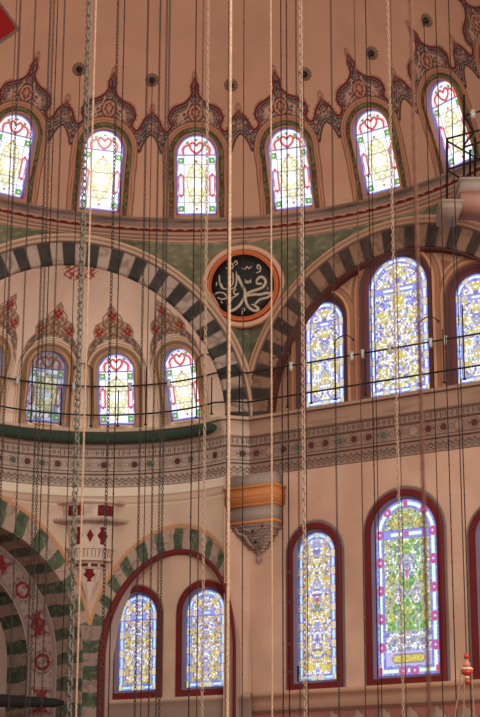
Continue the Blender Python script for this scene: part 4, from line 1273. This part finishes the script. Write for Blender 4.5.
for px, lb in ((16, 'leftmost glass cup on the rail, by the photo edge'), (72, 'glass cup on the rail right of the dull grey window'), (129, 'glass cup on the rail before the bright middle exedra window'),
        (168, 'glass cup on the rail before the right exedra window'), (290, 'glass cup on the rail at the left foot of the right arch'), (305, 'glass cup on the rail at the left edge of the narrow tall window'),
        (351, 'glass cup on the rail right of the narrow tall window'), (362, 'glass cup on the rail left of the tallest window'), (390, 'glass cup on the rail across the tallest window'),
        (431, 'glass cup on the rail right of the tallest window'), (445, 'glass cup on the rail between tallest and rightmost tall windows')):
    i = idx_px(px, 360); b = Q[i] + N[i] * .45 + UP * (zu)
    V, F = lathe_arr([(0, -.16), (.035, -.15), (.06, -.06), (.05, .03), (.075, .09), (.06, .09), (.03, .0)], 12, b)
    g = link_mesh('glass_cup', V, F, CUP, None, None, True); tagit(g, lb, 'lamp cup', 'glass oil cups hanging on the rail')

# dark rosette hooks in the dome
for px, py, lb in ((79, 69, 'leftmost dark rosette hook in the dome'), (152, 80, 'rosette hook above the small crest left of the upright window'), (231, 85, 'rosette hook above the roundel, beside the thick beige rope'),
        (305, 74, 'rosette hook right of the beige chain in the dome'), (372, 53, 'rosette hook left of the blurred chain'), (427, 20, 'rosette hook nearest the top right corner')):
    q = hit_sphere(px, py, DC, DR); v = (q - DC) / np.linalg.norm(q - DC)
    M = Matrix.Translation(q) @ Vector(-v).to_track_quat('Z', 'Y').to_matrix().to_4x4()
    r = empty('ceiling_rosette', M=M); tagit(r, lb, 'rosette', 'rosette hooks in the dome')
    th = np.linspace(0, 2 * math.pi, 48, endpoint=False); rads = np.array([.02, .07, .12, .16, .185, .205, .21]); zz_ = np.array([.05, .045, .03, .035, .02, .0, -.02]) 
    P = np.stack([rads[:, None] * np.cos(th) * (1 + .05 * np.cos(th * 12)), rads[:, None] * np.sin(th) * (1 + .05 * np.cos(th * 12)), np.repeat(zz_[:, None], 48, 1)], -1)
    c = np.ones(P.shape) * lin((132, 104, 86)); c[:, np.cos(th * 12) > .4] = lin((92, 70, 60)); c[:2] = lin((24, 18, 18))
    grid('disc', P, c, None, paint_mat('plaster'), r, wrap=True)
    A = Acc(); A.add(lathe_arr([(.02, .0), (.075, .04), (.07, .09), (.04, .13), (.02, .14)], 12)); 
    dn = M.to_3x3().inverted() @ Vector((0, 0, -1))
    A.tube([np.array([0, 0, .12]) + np.array(dn) * t + np.array([0, 0, .03 * math.sin(t * 20)]) for t in np.linspace(0, .16, 8)], .02, 6)
    A.build('hook', IRON, r, smooth=True)
    # the thin rod that hangs from it
    e = q - v * .13 + np.array([0, 0, -.15])
    A = Acc(); A.bar((0, 0, 0), (0, 0, -(e[2] - 4.0)), .011, 6)
    g = A.build('hanging_wire', DCH); g.location = e
    tagit(g, 'thin straight wire hanging from the ' + lb.replace('dark ', '').replace('rosette hook', 'rosette'), 'wire', 'wires hanging from the rosettes')

# ---------------------------------------------------------------- hanging chains and ropes
def chain_mesh(name, L, pitch, r, mat, kind):
    A = Acc(); n = int(L / pitch)
    if kind == 'link':
        th = np.linspace(0, 2 * math.pi, 8, endpoint=False)
        for k in range(n):
            z = -k * pitch; e = pitch * .62
            ring = np.stack([np.cos(th) * r * 1.6, 0 * th, np.sin(th) * e], -1)
            if k % 2: ring = ring[:, [1, 0, 2]]
            V = []
            for i in range(8):
                c = ring[i]; nrm = np.array([math.cos(th[i]), 0, math.sin(th[i])]);
                if k % 2: nrm = nrm[[1, 0, 2]]
                sd = np.array([0, 1, 0]) if k % 2 == 0 else np.array([1, 0, 0])
                w = r * .62
                V += [c + nrm * w, c + sd * w, c - nrm * w, c - sd * w]
            V = np.array(V) + np.array([0, 0, z]); idx = np.arange(32).reshape(8, 4); nx = np.roll(idx, -1, 0)
            F = np.stack([idx, np.roll(idx, -1, 1), np.roll(nx, -1, 1), nx], -1).reshape(-1, 4)
            A.add((V, F))
    elif kind == 'rope':
        m = int(L / .03); z = -np.linspace(0, L, m)
        for p in (0, 2.094, 4.189):
            ph = z / (pitch) * 2 * math.pi + p
            A.tube(np.stack([np.cos(ph) * r * .5, np.sin(ph) * r * .5, z], -1), r * .62, 6)
    else:
        A.bar((0, 0, 0), (0, 0, -L), r, 6)
        for k in range(int(L / .6)): A.add(lathe_arr([(r, -.03), (r * 1.7, 0), (r, .03)], 6, (0, 0, -k * .6 - .2 - .2 * rnd.random())))
    return A.build(name, mat, smooth=True)
CACHE = {}
def hang(px, depth, kind, size, mat, name, lb, cat, grp):
    d = ray(px, 360); P0 = EYE + d * (depth / d[1])
    ztop = 1.6 + depth * .62; zbot = 1.6 + depth * .03
    L = ztop - zbot
    key = (kind, size, mat.name, round(depth))
    if key in CACHE:
        o = bpy.data.objects.new(name, CACHE[key]); C.objects.link(o)
    else:
        size = size * (.78 if kind == 'link' else .8 if kind == 'rope' else .9)
        pt = {'link': max(.056, size * 4.6), 'rope': .2, 'wire': 1.0}[kind]
        o = chain_mesh(name, L, pt, size, mat, kind); CACHE[key] = o.data
    o.location = (P0[0], P0[1], ztop); o.rotation_euler[2] = rnd.random() * 1.5
    tagit(o, lb, cat, grp); return o
CH, WR, RP = 'dark chains hanging in front of the walls', 'thin wires hanging in front of the walls', 'light ropes hanging in front of the walls'
for a in (
    (2, 30, 'wire', .012, BCH, 'hanging_wire', 'thin brown wire along the very left edge of the photo', 'wire', WR),
    (6, 32, 'link', .018, DCH, 'hanging_chain', 'dark chain nearest the left edge of the photo', 'chain', CH),
    (22, 30, 'link', .012, DCH, 'hanging_chain', 'fine dark chain left of the dull grey exedra window', 'chain', CH),
    (38, 34, 'link', .018, DCH, 'hanging_chain', 'left of two dark chains hanging close together before the dull grey window', 'chain', CH),
    (41.5, 32, 'link', .016, DCH, 'hanging_chain', 'right of two dark chains hanging close together before the dull grey window', 'chain', CH),
    (45.5, 34, 'wire', .011, DCH, 'hanging_wire', 'thin dark wire just right of the paired dark chains', 'wire', WR),
    (53, 30, 'link', .013, DCH, 'hanging_chain', 'fine dark chain over the middle of the dull grey window', 'chain', CH),
    (79.5, 22, 'link', .026, GCH, 'hanging_chain', 'thick greenish grey chain right of the dull grey window', 'chain', CH),
    (77.5, 28, 'link', .017, DCH, 'hanging_chain', 'dark chain half hidden behind the thick greenish chain', 'chain', CH),
    (86, 24, 'rope', .015, ROPE, 'hanging_rope', 'pale pinkish rope left of the bright middle exedra window', 'rope', RP),
    (109.5, 30, 'link', .020, DCH, 'hanging_chain', 'heavy dark chain over the left of the bright middle exedra window', 'chain', CH),
    (116.5, 34, 'wire', .012, DCH, 'hanging_wire', 'thin dark wire over the middle of the bright exedra window', 'wire', WR),
    (141.5, 30, 'link', .016, DCH, 'hanging_chain', 'dark chain just right of the bright middle exedra window', 'chain', CH),
    (154.5, 32, 'link', .015, DCH, 'hanging_chain', 'dark chain left of the rightmost exedra window', 'chain', CH),
    (161.5, 30, 'link', .015, DCH, 'hanging_chain', 'left of the two dark chains beside the rightmost exedra window', 'chain', CH),
    (164.5, 32, 'link', .016, DCH, 'hanging_chain', 'right of the two dark chains beside the rightmost exedra window', 'chain', CH),
    (192.5, 30, 'wire', .013, DCH, 'hanging_wire', 'thin dark wire over the rightmost exedra window', 'wire', WR),
    (200, 34, 'wire', .012, BCH, 'hanging_wire', 'thin brown wire right of the rightmost exedra window', 'wire', WR),
    (205.2, 24, 'link', .015, LROPE, 'hanging_chain', 'light grey chain left of the black roundel', 'chain', RP),
    (227.2, 34, 'link', .014, DCH, 'hanging_chain', 'dark chain just left of the thick beige rope', 'chain', CH),
    (229, 22, 'rope', .024, ROPE, 'hanging_rope', 'thick beige rope across the left part of the black roundel', 'rope', RP),
    (243, 38, 'wire', .011, DCH, 'hanging_wire', 'thin dark wire below the middle of the black roundel', 'wire', WR),
    (271.5, 24, 'rope', .013, ROPE, 'hanging_rope', 'beige rope across the right part of the black roundel', 'rope', RP),
    (282, 32, 'wire', .013, DCH, 'hanging_wire', 'left of two thin dark wires just right of the black roundel', 'wire', WR),
    (288, 32, 'wire', .013, DCH, 'hanging_wire', 'right of two thin dark wires just right of the black roundel', 'wire', WR),
    (303, 22, 'link', .019, LROPE, 'hanging_chain', 'light twisted chain at the left edge of the narrow tall window', 'chain', RP),
    (298, 32, 'link', .014, DCH, 'hanging_chain', 'dark beaded chain left of the narrow tall window', 'chain', CH),
    (335, 32, 'link', .015, DCH, 'hanging_chain', 'dark chain over the right side of the narrow tall window', 'chain', CH),
    (360, 34, 'wire', .012, BCH, 'hanging_wire', 'thin brown wire between the narrow and the tallest windows', 'wire', WR),
    (372, 34, 'wire', .012, DCH, 'hanging_wire', 'thin dark wire along the left edge of the tallest window', 'wire', WR),
    (395.5, 24, 'link', .014, LROPE, 'hanging_chain', 'light chain down the middle of the tallest window', 'chain', RP),
    (398.5, 36, 'wire', .010, BCH, 'hanging_wire', 'faint brown wire beside the light chain on the tallest window', 'wire', WR),
    (446, 34, 'wire', .012, DCH, 'hanging_wire', 'thin dark wire right of the tallest window', 'wire', WR),
    (460, 34, 'wire', .012, DCH, 'hanging_wire', 'thin dark wire nearest the right edge of the photo', 'wire', WR),
    (420, 9.5, 'rope', .013, plain_mat('rusty_chain', (112, 66, 48), .8), 'hanging_chain', 'blurred rusty brown chain close to the camera before the tallest window', 'chain', None)):
    hang(*a)

# ---------------------------------------------------------------- scaffold and stone ledge at the top right
d = ray(461, 190); SC0 = EYE + d * (43.0 / d[1])
def at(px, py, y=43.0):
    d = ray(px, py); return EYE + d * (y / d[1])
ledge = empty('stone_ledge', loc=tuple(at(461, 205))); tagit(ledge, 'stepped pale stone ledge carrying the scaffold at the right edge', 'ledge')
def slab(name, l, r, t, b, y, dpt, c):
    p = at(l, t, y); q = at(r, b, y); A = Acc()
    A.box(((p[0] + q[0]) / 2 - ledge.location[0], y + dpt / 2 - ledge.location[1], (p[2] + q[2]) / 2 - ledge.location[2]), (abs(q[0] - p[0]), dpt, abs(p[2] - q[2])))
    A.box(((p[0] + q[0]) / 2 - ledge.location[0], y + dpt / 2 - .04 - ledge.location[1], p[2] - .03 - ledge.location[2]), (abs(q[0] - p[0]) + .08, dpt + .08, .06))
    return A.build(name, paint_mat('carved_marble'), ledge, col=c)
slab('upper_step', 461, 500, 178, 190, 43.2, 1.2, (168, 148, 136)); slab('lower_step', 442, 462, 200, 208, 43.0, 1.4, (164, 142, 128)); slab('core', 461, 500, 190, 207, 43.3, 1.0, (176, 128, 112))
sca = empty('scaffold_frame', loc=tuple(at(464, 180))); tagit(sca, 'black tubular scaffold frame in front of the top right dome window', 'scaffold')
o3 = np.array(sca.location)
def sb(name, l, y0=43.4, r=.032):
    for a, b in l:
        A = Acc(); A.bar(at(a[0], a[1], a[2] if len(a) > 2 else y0) - o3, at(b[0], b[1], b[2] if len(b) > 2 else y0) - o3, r, 8); A.build(name, IRON, sca)
sb('upright', [((447, 138), (447, 203)), ((464, 95), (464, 178)), ((470, 150, 44.2), (470, 178, 44.2)), ((475, 138, 44.2), (475, 176, 44.2))])
sb('crossbar', [((446, 139), (480, 130)), ((446, 170), (480, 159)), ((464, 116), (484, 110)), ((464, 147), (484, 141))], r=.028)
sb('brace', [((447, 141), (480, 160)), ((464, 116), (474, 132)), ((474, 132), (464, 145)), ((447, 170), (463, 180))], r=.026)
lw = at(473, 113) - o3
A = Acc(); A.add(lathe_arr([(0, -.16), (.06, -.12), (.07, .0), (.04, .1), (0, .12)], 10, lw)); A.build('work_lamp', CUP, sca, smooth=True)
# pink draped mass under the ledge: continuation of the pendentive plaster
# ---------------------------------------------------------------- red and white hanging finial, lower right
fp = at(467, 672, 30.0)
fin = empty('hanging_finial', loc=tuple(fp)); tagit(fin, 'red and cream turned wooden finial hanging on a wire at the lower right', 'finial')
WOODR = plain_mat('red_lacquer', (170, 52, 38), .35); CREAM = plain_mat('cream_lacquer', (214, 180, 140), .4)
k = 30.0 / FPX
def fl(name, prof, m): 
    V, F = lathe_arr([(r * k, z * k) for r, z in prof], 20); link_mesh(name, V, F, m, fin, None, True)
fl('top_ball', [(0, 19), (2.2, 18), (3, 15.5), (2, 13), (0, 12.2)], WOODR)
fl('neck', [(0, 13), (1.8, 12), (3.4, 8), (3.6, 5), (0, 4.6)], plain_mat('pink_lacquer', (190, 116, 92), .4))
fl('rim', [(0, 5.2), (5, 4.4), (6.4, 3.2), (6, 2.0), (0, 1.8)], CREAM)
fl('bowl', [(0, 2.2), (6, 1.6), (5.2, -1.6), (2, -4), (0, -4.2)], WOODR)
fl('lower_ring', [(0, -3.6), (2.4, -4.2), (2.4, -6.2), (0, -6.8)], CREAM)
fl('end_ball', [(0, -6.4), (2.6, -7), (3.3, -9.4), (2, -12), (0, -12.6)], WOODR)
A = Acc(); A.bar((0, 0, 19 * k), (0, 0, 480 * k), .010, 6); A.build('suspension_wire', DCH, fin)
for sx, dx in ((-5.6, -15), (-2.2, -6), (4.5, 5)):
    A = Acc(); A.bar((sx * k, 0, 2.5 * k), (dx * k, -.1, -50 * k), .012, 6); A.build('cord', ROPE, fin)
